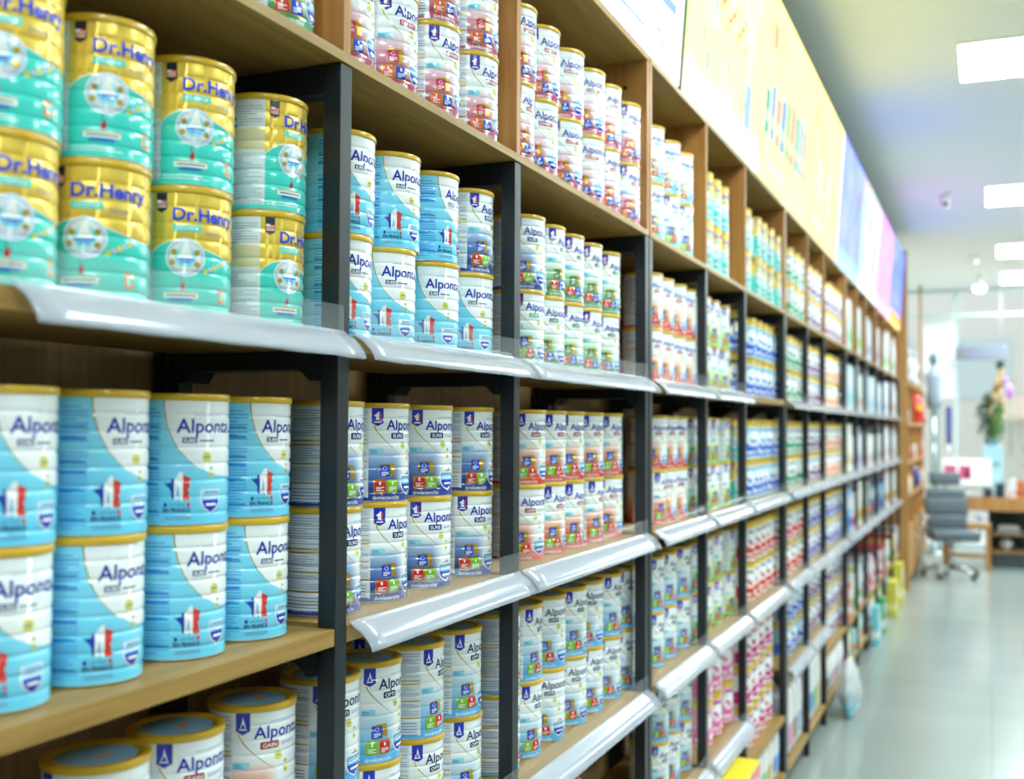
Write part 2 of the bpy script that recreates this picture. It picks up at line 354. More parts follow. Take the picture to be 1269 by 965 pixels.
# ---------------------------------------------------------------- wooden cabinets above the racks
CZ0, CZ1 = .618, 1.202
for u,(a,b_) in enumerate(UNITS):
    cb = thing('wall_cabinet', '%s open oak cabinet standing on top of the black rack' % (UNAME[u]+('' if u in (0,4) else ' from the camera,')), 'cabinet', Wp(-1.2,(PL[a]+PL[b_])/2,CZ0), 0, 'open oak cabinets over the racks')
    ya, yb = PL[a]+.001, PL[b_]+PW-.001
    wpart('bottom_board', cb, M['oak'], lambda bm: bxw(bm,(-1.39,ya,CZ0),(-.997,yb,.636),0,.001))
    wpart('top_board', cb, M['oak'], lambda bm: bxw(bm,(-1.39,ya,1.186),(-.997,yb,CZ1),0,.001))
    wpart('back_panel', cb, M['oak_back'], lambda bm: bxw(bm,(-1.39,ya,.636),(-1.378,yb,1.186)))
    for i in range(a,b_+1):
        y = PL[i]+.006
        if i==a: y = ya
        if i==b_: y = yb-.022
        wpart('upright_panel', cb, M['oak_upright'], lambda bm,y=y: bxw(bm,(-1.378,y,.6365),(-.9985,y+.022,1.1855),0,.0008))
    for i in range(a,b_):
        y = PL[i+1]
        wpart('cable_hole', cb, M['slot'], lambda bm,y=y: add_cyl(bm, Wp(-1.07,y+.003,1.10), Wp(-1.07,y+.007,1.10), .006, n=12)) if u==0 else None
# ---------------------------------------------------------------- light boxes
LBY = [.97,2.40,3.83,5.24,6.71,8.19,9.68,11.17,12.66,14.30]
X0,Z0,X1,Z1 = -.9965,1.206,-.930,2.115
def G(c):
    out = []
    for v in L2(c):
        v0 = v/2**vs.exposure; k = min(max((v-.86)/.14,0),1); out.append(v0*(1+2.0*k))
    return tuple(out)
def poster_mat(name, base, acc, acc2, amount=.35, foot=(252,252,252), scale=5, seed=0):
    m = mat(name, base, .25); n, l = NT(m); b = n['Principled BSDF']
    tc = n.new('ShaderNodeTexCoord'); mp = n.new('ShaderNodeMapping'); mp.inputs['Location'].default_value=(seed,seed*2.3,0); mp.inputs['Scale'].default_value=(1,1,.7)
    l.new(tc.outputs['Object'], mp.inputs[0])
    a = n.new('ShaderNodeTexNoise'); a.inputs['Scale'].default_value=scale; a.inputs['Detail'].default_value=3; l.new(mp.outputs[0],a.inputs[0])
    c = n.new('ShaderNodeValToRGB'); e=c.color_ramp.elements; e[0].position=.42; e[0].color=(*G(base),1); e[1].position=.72; e[1].color=(*G(acc),1)
    x = e.new(.56); x.color=(*[(1-amount)*p+amount*q for p,q in zip(G(base),G(acc2))],1)
    l.new(a.outputs['Fac'], c.inputs[0])
    sp = n.new('ShaderNodeSeparateXYZ'); l.new(tc.outputs['Object'], sp.inputs[0])
    r = n.new('ShaderNodeMapRange'); r.interpolation_type='SMOOTHSTEP'; r.inputs['From Min'].default_value=.16; r.inputs['From Max'].default_value=.0; l.new(sp.outputs[2], r.inputs['Value'])
    mx = n.new('ShaderNodeMix'); mx.data_type='RGBA'; l.new(r.outputs[0],mx.inputs[0]); l.new(c.outputs[0],mx.inputs[6]); mx.inputs[7].default_value=(*G(foot),1)
    l.new(mx.outputs[2], b.inputs['Emission Color']); b.inputs['Emission Strength'].default_value = POSTER_POWER; b.inputs['Base Color'].default_value=(.02,.02,.02,1); b.inputs['Specular IOR Level'].default_value=0; b.inputs['Roughness'].default_value=.8
    return m
PM = [poster_mat('white poster',(246,248,248),(238,246,252),(250,250,250),.3),
 poster_mat('white poster with blue',(246,248,248),(226,240,250),(246,248,248),.3),
 poster_mat('pale green poster',(246,252,222),(230,246,204),(252,253,240),.8,(252,254,248),3,3),
 poster_mat('pale yellow poster',(253,251,214),(250,246,186),(253,252,228),.8,(250,250,226),3,5),
 poster_mat('cream poster',(252,250,208),(248,244,184),(252,250,220),.8,(250,248,214),3,9),
 poster_mat('sky blue poster',(186,216,253),(146,188,252),(222,238,253),.8,(236,246,252),4,12),
 poster_mat('white and mint poster',(238,246,244),(206,232,222),(244,226,240),.8,(246,250,250),4,15),
 poster_mat('pink violet poster',(240,212,250),(226,182,244),(252,236,252),.8,(250,240,250),4,18),
 poster_mat('blue poster with yellow foot',(146,186,250),(112,156,246),(206,226,252),.8,(250,246,190),4,21)]
PLAB = ['plain white light box poster nearest the camera, beyond the top edge','bright white light box poster with small coloured letters over the nearest cabinet','pale green light box poster with orange scrawl, beside the white one','pale yellow light box poster with a cluster of teal product pictures','cream light box poster between the yellow and the blue ones','sky blue light box poster over the middle racks','white and mint light box poster between blue and pink','pink violet light box poster near the far end','blue light box poster with yellow foot, farthest along the wall']
def lbpt(y, t, off=0):
    x = X0+(X1-X0)*t; z = Z0+(Z1-Z0)*t
    nx, nz = (Z1-Z0), -(X1-X0); ln = math.hypot(nx,nz)
    return Vector(Wp(x+off*nx/ln, y, z+off*nz/ln))
GLOW = {}
def glow(rgb):
    if rgb not in GLOW: GLOW[rgb] = emis('lit print %d'%len(GLOW), rgb, POSTER_POWER); GLOW[rgb].node_tree.nodes['Principled BSDF'].inputs['Emission Color'].default_value=(*G(rgb),1); GLOW[rgb].node_tree.nodes['Principled BSDF'].inputs['Base Color'].default_value=(.02,.02,.02,1); GLOW[rgb].node_tree.nodes['Principled BSDF'].inputs['Specular IOR Level'].default_value=0
    return GLOW[rgb]
def lbpatch(par, pts, rgb, name='printed_motif', off=.006):
    def fn(bm):
        f = bm.faces.new([bm.verts.new(lbpt(y,t,off)) for y,t in pts]); 
    return wpart(name, par, glow(rgb), fn)
for i in range(9):
    ya, yb = LBY[i]+(.03 if i==2 else .012), LBY[i+1]-(.03 if i==1 else .012)
    t = thing('light_box', PLAB[i], 'light box', Wp(-.9965,(ya+yb)/2,Z0), 0, 'light boxes above the cabinets')
    def hous(bm, ya=ya, yb=yb):
        pts = [(X0-.004,Z0),(X1-.004,Z1),(X1-.10,Z1+.004),(X0-.12,Z0)]
        add_prism(bm, [(p[0]*S,p[1]*S+EYE) for p in pts], (ya-.006)*S, (yb+.006)*S, 'y')
    wpart('housing', t, M['grey_face'], hous)
    def pan(bm, ya=ya, yb=yb):
        A = [lbpt(ya,.0,.0),lbpt(yb,.0,.0),lbpt(yb,1,.0),lbpt(ya,1,.0)]; B = [lbpt(ya,.0,.004),lbpt(yb,.0,.004),lbpt(yb,1,.004),lbpt(ya,1,.004)]
        a = [bm.verts.new(v) for v in A]; b = [bm.verts.new(v) for v in B]
        bm.faces.new(a[::-1]); bm.faces.new(b)
        for k in range(4): bm.faces.new((a[k],a[(k+1)%4],b[(k+1)%4],b[k]))
        bmesh.ops.recalc_face_normals(bm, faces=bm.faces[:])
    wpart('lit_poster', t, PM[i], pan)
    w = yb-ya; rnd = random.Random(i+40)
    if i==1:
        # small coloured channel letters and a blue framed strip, low on the white poster
        def lett(s, y0, t0, h, rgb, wd):
            segs = {'V':[(0,1,.5,0),(.5,0,1,1)],'T':[(0,1,1,1),(.5,1,.5,0)]}[s]
            def fn(bm):
                for (u0_,v0,u1_,v1) in segs:
                    p = Vector((y0+u0_*wd, t0+v0*h)); q = Vector((y0+u1_*wd, t0+v1*h)); d = Vector(((q-p).x*S,(q-p).y*.82)); d.normalize(); nn = Vector((-d.y/S, d.x/.82))*.0045
                    bm.faces.new([bm.verts.new(lbpt(v.x,v.y,.007)) for v in (p-nn,q-nn,q+nn,p+nn)])
            wpart('letter', t, glow(rgb), fn)
        lett('V',3.435,.070,.046,(226,90,76),.05); lett('T',3.492,.068,.046,(60,190,170),.042); lett('V',3.538,.066,.046,(80,120,226),.045)
        lbpatch(t, [(3.06,.062),(3.355,.066),(3.355,.108),(3.06,.104)], (110,190,240))
        lbpatch(t, [(3.072,.070),(3.343,.074),(3.343,.100),(3.072,.096)], (250,252,254), off=.008)
        lbpatch(t, [(3.45,.22),(3.70,.23),(3.70,.27),(3.45,.26)], (176,220,248))
    elif i==2:
        for k in range(9):
            y = ya+.45+.06*k; tt = .50+.05*math.sin(k*2.1)
            lbpatch(t, [(y,tt),(y+.03,tt),(y+.08,tt+.07),(y+.05,tt+.07)], (246,190,140))
        for k in range(26):
            y = ya+.12+1.1*rnd.random(); tt=.12+.55*rnd.random(); s_=.03+.05*rnd.random()
            lbpatch(t, [(y,tt),(y+s_,tt),(y+s_,tt+s_),(y,tt+s_)], rnd.choice([(214,240,238),(244,226,232),(226,242,206),(244,248,246)]))
        lbpatch(t, [(ya+1.0,.14),(ya+1.14,.14),(ya+1.14,.36),(ya+1.0,.36)], (206,236,240))
    elif i in (3,4):
        cols = [(140,220,216),(176,216,240),(240,196,200),(140,196,240),(186,230,196),(236,190,190)]
        for k in range(9 if i==3 else 5):
            y = ya+(.06+.145*k if i==3 else .2+.2*k); h = .24+.08*rnd.random()+.01*k
            c = cols[k%6]
            lbpatch(t, [(y,.24),(y+.125,.24),(y+.125,.24+h),(y,.24+h)], c); lbpatch(t, [(y+.02,.31),(y+.105,.31),(y+.105,.37),(y+.02,.37)], (236,244,236), off=.008)
        lbpatch(t, [(ya+.2,.10),(ya+.75,.09),(ya+.75,.12),(ya+.2,.13)], (190,222,240))
        lbpatch(t, [(ya+.15,.72),(ya+.3,.72),(ya+.3,.86),(ya+.15,.86)], (240,220,180))
    else:
        for k in range(6):
            y = ya+.15+1.0*rnd.random(); tt=.15+.6*rnd.random(); s_=.08+.1*rnd.random()
            lbpatch(t, [(y,tt),(y+s_,tt),(y+s_,tt+s_),(y,tt+s_)], rnd.choice([(222,232,244),(190,222,240),(232,200,236)]))
        if i==8: lbpatch(t, [(ya+.1,.04),(yb-.1,.04),(yb-.1,.16),(ya+.1,.16)], (250,236,120))
TINS = [
 (1,'U',0,-1.073,[('canxi',1.498,-44)]),
 (1,'2',0,-1.11,[('henry',0.994,-38),('henry',1.159,-67),('henry',1.337,-57),('henry',1.532,-24)]),
 (1,'2',1,-1.11,[('henry',0.999,-53),('henry',1.163,-49),('henry',1.341,-50),('henry',1.537,-22)]),
 (1,'3',0,-1.11,[('france',0.997,-56),('france',1.159,-52),('france',1.336,-54),('france',1.496,-52)]),
 (1,'3',1,-1.11,[('france',1.001,-44),('france',1.163,-48),('france',1.338,-69),('france',1.499,-48)]),
 (1,'4',1,-1.12,[('gain',1.189,-106),('gain',1.35,-63),('gain',1.539,-66),('opti',1.743,-59)]),
 (1,'4',0,-1.12,[('gain',1.189,-106),('gain',1.35,-63),('gain',1.539,-66),('opti',1.74,-58)]),
 (2,'U',0,-1.073,[('diabet',1.694,-48),('diabet',1.86,-54),('diabet',2.045,-49),('diabet',2.243,-50)]),
 (2,'U',1,-1.073,[('diabet',1.694,-46),('diabet',1.86,-51),('diabet',2.045,-44),('diabet',2.243,-51)]),
 (2,'2',0,-1.11,[('france',1.755,-52),('france',1.926,-72),('france',2.124,-78),('france',2.303,-74)]),
 (2,'2',1,-1.11,[('france',1.764,-52),('france',1.943,-63),('france',2.12,-41),('sure',2.303,-42)]),
 (2,'3',0,-1.12,[('sure',1.743,-42),('sure',1.919,-47),('sure',2.114,-66),('sure',2.329,-63)]),
 (2,'3',1,-1.12,[('sure',1.749,-39),('sure',1.923,-53),('sure',2.118,-66),('sure',2.331,-52)]),
 (2,'4',0,-1.12,[('opti',1.9,-52),('opti',2.086,-49),('opti',2.277,-48),('opti',2.501,-21)]),
 (2,'4',1,-1.12,[('opti',1.9,-52),('opti',2.086,-30),('opti',2.273,-46),('opti',2.501,-21)]),
 (3,'U',0,-1.073,[('diabet',2.463,-45),('diabet',2.622,-74),('diabet',2.809,-71),('diabet',2.996,-80),('diabet',3.144,-59),('diabet',3.35,-57)]),
 (3,'U',1,-1.073,[('diabet',2.474,-56),('diabet',2.634,-65),('diabet',2.82,-79),('diabet',3,-78),('diabet',3.155,-62),('diabet',3.354,-57)]),
 (3,'2',0,-1.11,[('grow',2.625,-63),('canxi',2.772,-66),('canxi',2.925,-58),('canxi',3.086,-49),('canxi',3.258,-65)]),
 (3,'2',1,-1.11,[('sure',2.628,-69),('canxi',2.776,-37),('canxi',2.929,-47),('canxi',3.089,-50),('canxi',3.264,-53)]),
 (3,'3',0,-1.12,[('gain',2.659,-74),('gain',2.813,-50),('gain',2.961,-45),('gain',3.137,-40),('gain',3.326,-69)]),
 (3,'3',1,-1.12,[('gain',2.665,-62),('gain',2.816,-49),('gain',2.964,-58),('gain',3.137,-57),('gain',3.32,-56)]),
 (3,'4',0,-1.12,[('opti',2.647,-43),('opti',2.815,-79),('opti',2.99,-69),('opti',3.138,-58),('opti',3.313,-65),('opti',3.46,-56)]),
 (3,'4',1,-1.12,[('opti',2.647,-36),('opti',2.819,-71),('opti',2.99,-54),('opti',3.137,-73),('opti',3.315,-47),('opti',3.462,-54)]),
 (4,'U',0,-1.073,[('grow',3.637,-64),('grow',3.845,-55),('grow',4.039,-51)]),
 (4,'U',1,-1.073,[('grow',3.637,-64),('grow',3.851,-77),('grow',4.039,-69)]),
 (4,'2',0,-1.11,[('gain',3.751,-60),('gain',3.902,-62),('gain',4.082,-68),('gain',4.235,-64)]),
 (4,'2',1,-1.11,[('gain',3.751,-60),('gain',3.902,-62),('gain',4.082,-70),('gain',4.235,-64)]),
 (4,'3',0,-1.12,[('gain',3.841,-41),('gain',3.988,-70),('gain',4.14,-67),('canxi',4.299,-38)]),
 (4,'3',1,-1.12,[('gain',3.85,-73),('gain',3.998,-64),('gain',4.145,-65),('canxi',4.299,-38)]),
 (4,'4',0,-1.12,[('opti',3.814,-47),('opti',3.985,-50),('opti',4.189,-50),('canxi',4.336,-29)]),
 (4,'4',1,-1.12,[('opti',3.814,-47),('opti',3.985,-50),('opti',4.189,-50),('canxi',4.336,-29)]),
 (4,'5',0,-1.12,[('opti',3.874,-56),('opti',4.031,-63),('opti',4.213,-50)]),
 (4,'5',1,-1.12,[('opti',3.874,-56),('opti',4.031,-63),('opti',4.213,-50)]),
 (5,'U',0,-1.073,[('henry',4.362,-30),('henry',4.508,-31),('henry',4.654,-32)]),
 (5,'U',1,-1.073,[('henry',4.362,-30),('henry',4.508,-31),('henry',4.654,-32)]),
 (5,'2',0,-1.11,[('pediatric',4.487,-30),('pediatric',4.644,-32),('pediatric',4.853,-33),('night',5.057,-34)]),
 (5,'2',1,-1.11,[('pediatric',4.487,-30),('pediatric',4.644,-32),('pediatric',4.853,-33),('night',5.057,-34)]),
 (5,'3',0,-1.12,[('pediatric',4.528,-31),('pediatric',4.686,-32),('pediatric',4.901,-33),('henry',5.086,-34)]),
 (5,'3',1,-1.12,[('pediatric',4.528,-31),('pediatric',4.686,-32),('pediatric',4.901,-33),('henry',5.086,-34)]),
 (5,'4',0,-1.12,[('pediatric',4.554,-31),('pediatric',4.751,-32),('pediatric',5.016,-34)]),
 (5,'4',1,-1.12,[('pediatric',4.554,-31),('pediatric',4.751,-32),('pediatric',5.016,-34)]),
 (5,'5',0,-1.12,[('pink',4.552,-31),('pink',4.732,-32),('pink',4.96,-33)]),
 (5,'5',1,-1.12,[('pink',4.552,-31),('pink',4.732,-32),('pink',4.96,-33)]),
 (6,'U',0,-1.073,[('henry',5.146,-29),('henry',5.385,-30),('henry',5.533,-31),('henry',5.724,-32),('henry',5.944,-33)]),
 (6,'U',1,-1.073,[('henry',5.146,-29),('henry',5.385,-30),('henry',5.533,-31),('henry',5.724,-32),('henry',5.944,-33)]),
 (6,'2',0,-1.11,[('blue',5.44,-30),('blue',5.596,-31),('blue',5.762,-32),('blue',5.925,-33),('blue',6.11,-34)]),
 (6,'2',1,-1.11,[('blue',5.44,-30),('blue',5.596,-31),('blue',5.762,-32),('blue',5.925,-33),('blue',6.11,-34)]),
 (6,'3',0,-1.12,[('blue',5.454,-30),('blue',5.602,-31),('blue',5.749,-31),('blue',5.897,-32),('blue',6.044,-33),('blue',6.192,-34)]),
 (6,'3',1,-1.12,[('blue',5.454,-30),('blue',5.602,-31),('blue',5.749,-31),('blue',5.897,-32),('blue',6.044,-33),('blue',6.192,-34)]),
 (6,'4',0,-1.12,[('coral',5.469,-30),('coral',5.626,-31),('coral',5.791,-32),('coral',5.966,-33),('coral',6.151,-34)]),
 (6,'4',1,-1.12,[('coral',5.469,-30),('coral',5.626,-31),('coral',5.791,-32),('coral',5.966,-33),('coral',6.151,-34)]),
 (6,'5',0,-1.12,[('magenta',5.402,-30),('magenta',5.566,-31),('magenta',5.75,-31),('magenta',5.945,-32)]),
 (6,'5',1,-1.12,[('magenta',5.402,-30),('magenta',5.566,-31),('magenta',5.75,-31),('magenta',5.945,-32)]),
 (6,'5',2,-1.12,[('magenta',5.402,-30),('magenta',5.566,-31),('magenta',5.75,-31),('magenta',5.945,-32)]),
 (7,'U',0,-1.073,[('green',6.365,-27),('green',6.569,-28),('green',6.77,-29)]),
 (7,'U',1,-1.073,[('green',6.365,-27),('green',6.569,-28),('green',6.77,-29)]),
 (7,'2',0,-1.11,[('green',6.527,-27),('green',6.743,-28),('green',6.97,-29)]),
 (7,'2',1,-1.11,[('green',6.527,-27),('green',6.743,-28),('green',6.97,-29)]),
 (7,'3',0,-1.12,[('green',6.581,-27),('green',6.798,-28),('green',7.025,-29)]),
 (7,'3',1,-1.12,[('green',6.581,-27),('green',6.798,-28),('green',7.025,-29)]),
 (7,'4',0,-1.12,[('coral',6.572,-27),('coral',6.788,-28),('coral',7.014,-29)]),
 (7,'4',1,-1.12,[('coral',6.572,-27),('coral',6.788,-28),('coral',7.014,-29)]),
 (7,'5',0,-1.12,[('blue',6.564,-27),('blue',6.779,-28),('blue',7.004,-29)]),
 (7,'5',1,-1.12,[('blue',6.564,-27),('blue',6.779,-28),('blue',7.004,-29)]),
 (8,'U',0,-1.073,[('plum',7.084,-30),('plum',7.29,-30),('plum',7.503,-31)]),
 (8,'U',1,-1.073,[('plum',7.084,-30),('plum',7.29,-30),('plum',7.503,-31)]),
 (8,'2',0,-1.11,[('plum',7.327,-30),('plum',7.539,-31),('plum',7.759,-31)]),
 (8,'2',1,-1.11,[('plum',7.327,-30),('plum',7.539,-31),('plum',7.759,-31)]),
 (8,'3',0,-1.12,[('plum',7.383,-30),('plum',7.596,-31),('plum',7.817,-32)]),
 (8,'3',1,-1.12,[('plum',7.383,-30),('plum',7.596,-31),('plum',7.817,-32)]),
 (8,'4',0,-1.12,[('violet',7.374,-30),('violet',7.586,-31),('violet',7.806,-32)]),
 (8,'4',1,-1.12,[('violet',7.374,-30),('violet',7.586,-31),('violet',7.806,-32)]),
 (8,'5',0,-1.12,[('plum',7.362,-30),('plum',7.573,-31),('plum',7.792,-31)]),
 (8,'5',1,-1.12,[('plum',7.362,-30),('plum',7.573,-31),('plum',7.792,-31)]),
 (9,'U',0,-1.073,[('plum',7.973,-33),('plum',8.172,-33),('plum',8.38,-34),('plum',8.599,-35)]),
 (9,'U',1,-1.073,[('plum',7.973,-33),('plum',8.172,-33),('plum',8.38,-34),('plum',8.599,-35)]),
 (9,'2',0,-1.11,[('orange',8.243,-33),('orange',8.447,-34),('orange',8.662,-34),('orange',8.888,-35)]),
 (9,'2',1,-1.11,[('orange',8.243,-33),('orange',8.447,-34),('orange',8.662,-34),('orange',8.888,-35)]),
 (9,'3',0,-1.12,[('orange',8.302,-33),('orange',8.508,-34),('orange',8.723,-34),('orange',8.949,-35)]),
 (9,'3',1,-1.12,[('orange',8.302,-33),('orange',8.508,-34),('orange',8.723,-34),('orange',8.949,-35)]),
 (9,'4',0,-1.12,[('violet',8.289,-33),('violet',8.494,-34),('violet',8.708,-34),('violet',8.933,-35)]),
 (9,'4',1,-1.12,[('violet',8.289,-33),('violet',8.494,-34),('violet',8.708,-34),('violet',8.933,-35)]),
 (9,'5',0,-1.12,[('plum',8.276,-33),('plum',8.48,-34),('plum',8.693,-34),('plum',8.917,-35)]),
 (9,'5',1,-1.12,[('plum',8.276,-33),('plum',8.48,-34),('plum',8.693,-34),('plum',8.917,-35)]),
 (9,'5',2,-1.12,[('plum',8.276,-33),('plum',8.48,-34),('plum',8.693,-34),('plum',8.917,-35)]),
]
# ---------------------------------------------------------------- tins
RB, HB, HT = .0628, .1635, .1714       # body radius, body height, stacking pitch
GRV = [.0165+.0212*i for i in range(7)]
def rad0(z):
    r = RB
    for g in GRV: r -= .0013*math.exp(-((z-g)/.0019)**2)
    ph = (z-GRV[0])/.0212*math.pi
    if 0 < z-GRV[0] < .0212*6: r += .0004*abs(math.sin(ph))
    return r
LVL = sorted(set([0,.0012,.003]+[g+d for g in GRV for d in (-.0042,-.0026,-.0013,0,.0013,.0026,.0042,.0106)]+[HB-.01,HB,HB+.02]))
def rad(z):
    for a, c in zip(LVL[:-1], LVL[1:]):
        if a <= z <= c: return rad0(a)+(rad0(c)-rad0(a))*(z-a)/(c-a)
    return RB
class Tin:
    """builds one tin body: rolled profile plus the printed label wrapped round it"""
    def __init__(s, base, foot='silver'):
        s.mats = []; s.bm = bmesh.new(); b = s.mi(base); sv = s.mi('silver')
        zs = [z for z in LVL if z <= HB]
        prof = [(RB-.002,0),(RB+.0006,.0006),(RB+.0006,.0024)]+[(rad(z),z) for z in zs if z>.003]
        add_lathe(s.bm, prof, 56, (0,0,0), [sv,sv]+[b]*(len(prof)-3))
        s.off = .00022
    def mi(s, key):
        if key not in s.mats: s.mats.append(key)
        return s.mats.index(key)
    def patch(s, polys, key, layer=0, cut=True):
        """polys: lists of (degrees, v) outlines"""
        t = bmesh.new()
        for pl in polys:
            vs_ = [t.verts.new((u, v*HB, 0)) for u,v in pl]
            try: t.faces.new(vs_)
            except ValueError: pass
        s._wrap(t, key, layer)
    def _wrap(s, t, key, layer):
        bmesh.ops.triangulate(t, faces=[f for f in t.faces if len(f.verts)>4])
        if not t.verts: t.free(); return
        us = [v.co.x for v in t.verts]; zs = [v.co.y for v in t.verts]
        u = math.ceil(min(us)/5)*5
        while u < max(us):
            bmesh.ops.bisect_plane(t, geom=t.verts[:]+t.edges[:]+t.faces[:], plane_co=(u,0,0), plane_no=(1,0,0)); u += 5
        for g in LVL:
            if min(zs)+1e-5 < g < max(zs)-1e-5: bmesh.ops.bisect_plane(t, geom=t.verts[:]+t.edges[:]+t.faces[:], plane_co=(0,g,0), plane_no=(0,1,0))
        bmesh.ops.recalc_face_normals(t, faces=t.faces[:])
        mi = s.mi(key); mp = {}; off = s.off*(layer+1)
        for v in t.verts:
            a = math.radians(v.co.x); r = rad(min(max(v.co.y,.0),HB))+off
            mp[v] = s.bm.verts.new((r*math.cos(a), r*math.sin(a), v.co.y))
        for f in t.faces:
            vs_ = [mp[v] for v in f.verts]
            if f.normal.z < 0: vs_ = vs_[::-1]
            try: nf = s.bm.faces.new(vs_); nf.material_index = mi; nf.smooth = True
            except ValueError: pass
        t.free()
    def rect(s, u0, v0, u1, v1, key, layer=0, rnd=0):
        if not rnd: s.patch([[(u0,v0),(u1,v0),(u1,v1),(u0,v1)]], key, layer); return
        ru = rnd; rv = rnd*math.radians(1)*RB/HB; pts = []
        for cx,cy,a0 in ((u1-ru,v0+rv,-90),(u1-ru,v1-rv,0),(u0+ru,v1-rv,90),(u0+ru,v0+rv,180)):
            for k in range(4):
                a = math.radians(a0+30*k); pts.append((cx+ru*math.cos(a), cy+rv*math.sin(a)))
        s.patch([pts], key, layer)
    def disc(s, u, v, ru, key, layer=0, n=20, squash=1):
        rv = ru*math.radians(1)*RB/HB*squash
        s.patch([[(u+ru*math.cos(2*math.pi*k/n), v+rv*math.sin(2*math.pi*k/n)) for k in range(n)]], key, layer)
    def text(s, txt, u0, v0, width, cap, key, layer=1, bold=0, shear=0, arc=0):
        t = text_bm(txt, bold, shear)
        xs = [v.co.x for v in t.verts]; x0, x1 = min(xs), max(xs)
        for v in t.verts:
            q = (v.co.x-x0)/(x1-x0); v.co = Vector((u0+q*width, (v0+v.co.y/CAP*cap+arc*(1-(2*q-1)**2))*HB, 0))
        s._wrap(t, key, layer)
    def lines(s, u0, u1, v0, v1, n, key, layer=1, seed=0, gap=.45):
        rnd = random.Random(seed); h = (v1-v0)/n; P = []
        for i in range(n):
            y = v0+i*h; e = u1-(u1-u0)*(.0 if rnd.random()<.6 else .5*rnd.random())
            P.append([(u0,y),(e,y),(e,y+h*gap),(u0,y+h*gap)])
        s.patch(P, key, layer)
    def mesh(s, name):
        me = bpy.data.meshes.new(name); s.bm.normal_update(); s.bm.to_mesh(me); s.bm.free()
        for k in s.mats: me.materials.append(M[k])
        return me
CAP = .729
TXT = {}
def text_bm(txt, bold=0, shear=0):
    k = (txt,bold,shear)
    if k not in TXT:
        c = bpy.data.curves.new('lettering','FONT'); c.body = txt; c.size = 1; c.offset = bold; c.shear = shear; c.resolution_u = 3; c.fill_mode='BOTH'
        o = bpy.data.objects.new('lettering', c); COL.objects.link(o)
        bpy.context.view_layer.update(); dg = bpy.context.evaluated_depsgraph_get()
        TXT[k] = bpy.data.meshes.new_from_object(o.evaluated_get(dg)); bpy.data.objects.remove(o); bpy.data.curves.remove(c)
    t = bmesh.new(); t.from_mesh(TXT[k]); return t
FR_MAP = [(.02,.66),(.16,.60),(.20,.66),(.26,.62),(.30,.78),(.38,.74),(.44,.80),(.55,.98),(.62,1.0),(.72,.88),(.84,.84),(.97,.76),(.90,.60),(.92,.50),(.84,.40),(.90,.30),(.88,.20),(.97,.12),(.86,.03),(.74,.06),(.64,.0),(.58,.10),(.42,.04),(.30,.10),(.27,.34),(.20,.46),(.10,.54)]
def france(T, u0, v0, du, dv, layer=1, c=('p_mapblue','p_white','p_redmap')):
    for k,(a,b_) in enumerate(((0,.38),(.38,.68),(.68,1))):
        t = bmesh.new(); t.faces.new([t.verts.new((x,y,0)) for x,y in FR_MAP]); bmesh.ops.triangulate(t, faces=t.faces[:])
        for x,no in ((a,(-1,0,0)),(b_,(1,0,0))):
            bmesh.ops.bisect_plane(t, geom=t.verts[:]+t.edges[:]+t.faces[:], plane_co=(x,0,0), plane_no=no, clear_outer=True)
        for v in t.verts: v.co = Vector((u0+v.co.x*du, (v0+v.co.y*dv)*HB, 0))
        T._wrap(t, c[k], layer)
def tower(T, u, v, w, h, key, layer=2):
    T.patch([[(u-w*.5,v),(u-w*.3,v),(u-w*.14,v+h*.28),(u+w*.14,v+h*.28),(u+w*.3,v),(u+w*.5,v),(u+w*.16,v+h*.42),(u+w*.05,v+h*.8),(u,v+h),(u-w*.05,v+h*.8),(u-w*.16,v+h*.42)]], key, layer)
def ribbon(T, pts, w0, w1, key, layer=0):
    """tapering printed stroke through (u,v) points; widths in degrees"""
    L, Rr = [], []; n = len(pts)
    k = math.radians(1)*RB/HB
    for i,(u,v) in enumerate(pts):
        a = pts[max(i-1,0)]; b_ = pts[min(i+1,n-1)]; dx, dy = (b_[0]-a[0]), (b_[1]-a[1])/k; ln = math.hypot(dx,dy); w = w0+(w1-w0)*i/(n-1)
        L.append((u-dy/ln*w/2, v+dx/ln*w/2*k)); Rr.append((u+dy/ln*w/2, v-dx/ln*w/2*k))
    T.patch([[L[i],Rr[i],Rr[i+1],L[i+1]] for i in range(n-1)], key, layer)
def shield(T, u, v, w, h, top='p_skyblue', low='p_badge', layer=1, half=1):
    def sh(k, dy=0):
        return [(u-w*k/2,v+h*.5*k),(u+w*k/2,v+h*.5*k),(u+w*k/2,v),(u+w*k*.36,v-h*.28*k),(u,v-h*.5*k),(u-w*k*.36,v-h*.28*k),(u-w*k/2,v)]
    T.patch([sh(1.14)], 'p_white', layer); T.patch([sh(1)], low, layer+1)
    T.patch([[(u-w/2,v+h*.06),(u+w/2,v+h*.06),(u+w/2,v+h*.5),(u-w/2,v+h*.5)]], top, layer+2)
    T.lines(u-w*.4,u+w*.4,v+h*.16,v+h*.42,2,'p_white',layer+3,3,.4); T.rect(u-w*.3,v-h*.2,u+w*.3,v-h*.08,'p_white',layer+3)
def info_panel(T, u0, u1, stripes=(.655,.615,.43,.24), seed=1):
    T.rect(u0,.02,u1,1.0,'p_panel',0)
    segs = [1.0]+sorted(stripes, reverse=True)+[.03]
    T.lines(u0+2,u1-3,.70,.97,11,'p_grey',1,seed,.34); T.lines(u0+2,u1-3,.46,.60,6,'p_grey',1,seed+1,.34)
    T.lines(u0+2,u1-3,.27,.41,7,'p_grey',1,seed+2,.36); T.lines(u0+2,u1-6,.05,.21,5,'p_line',1,seed+3,.3)
    for z in stripes: T.rect(u0+1.5,z-.008,u1-2,z+.008,'gold_foil',1)
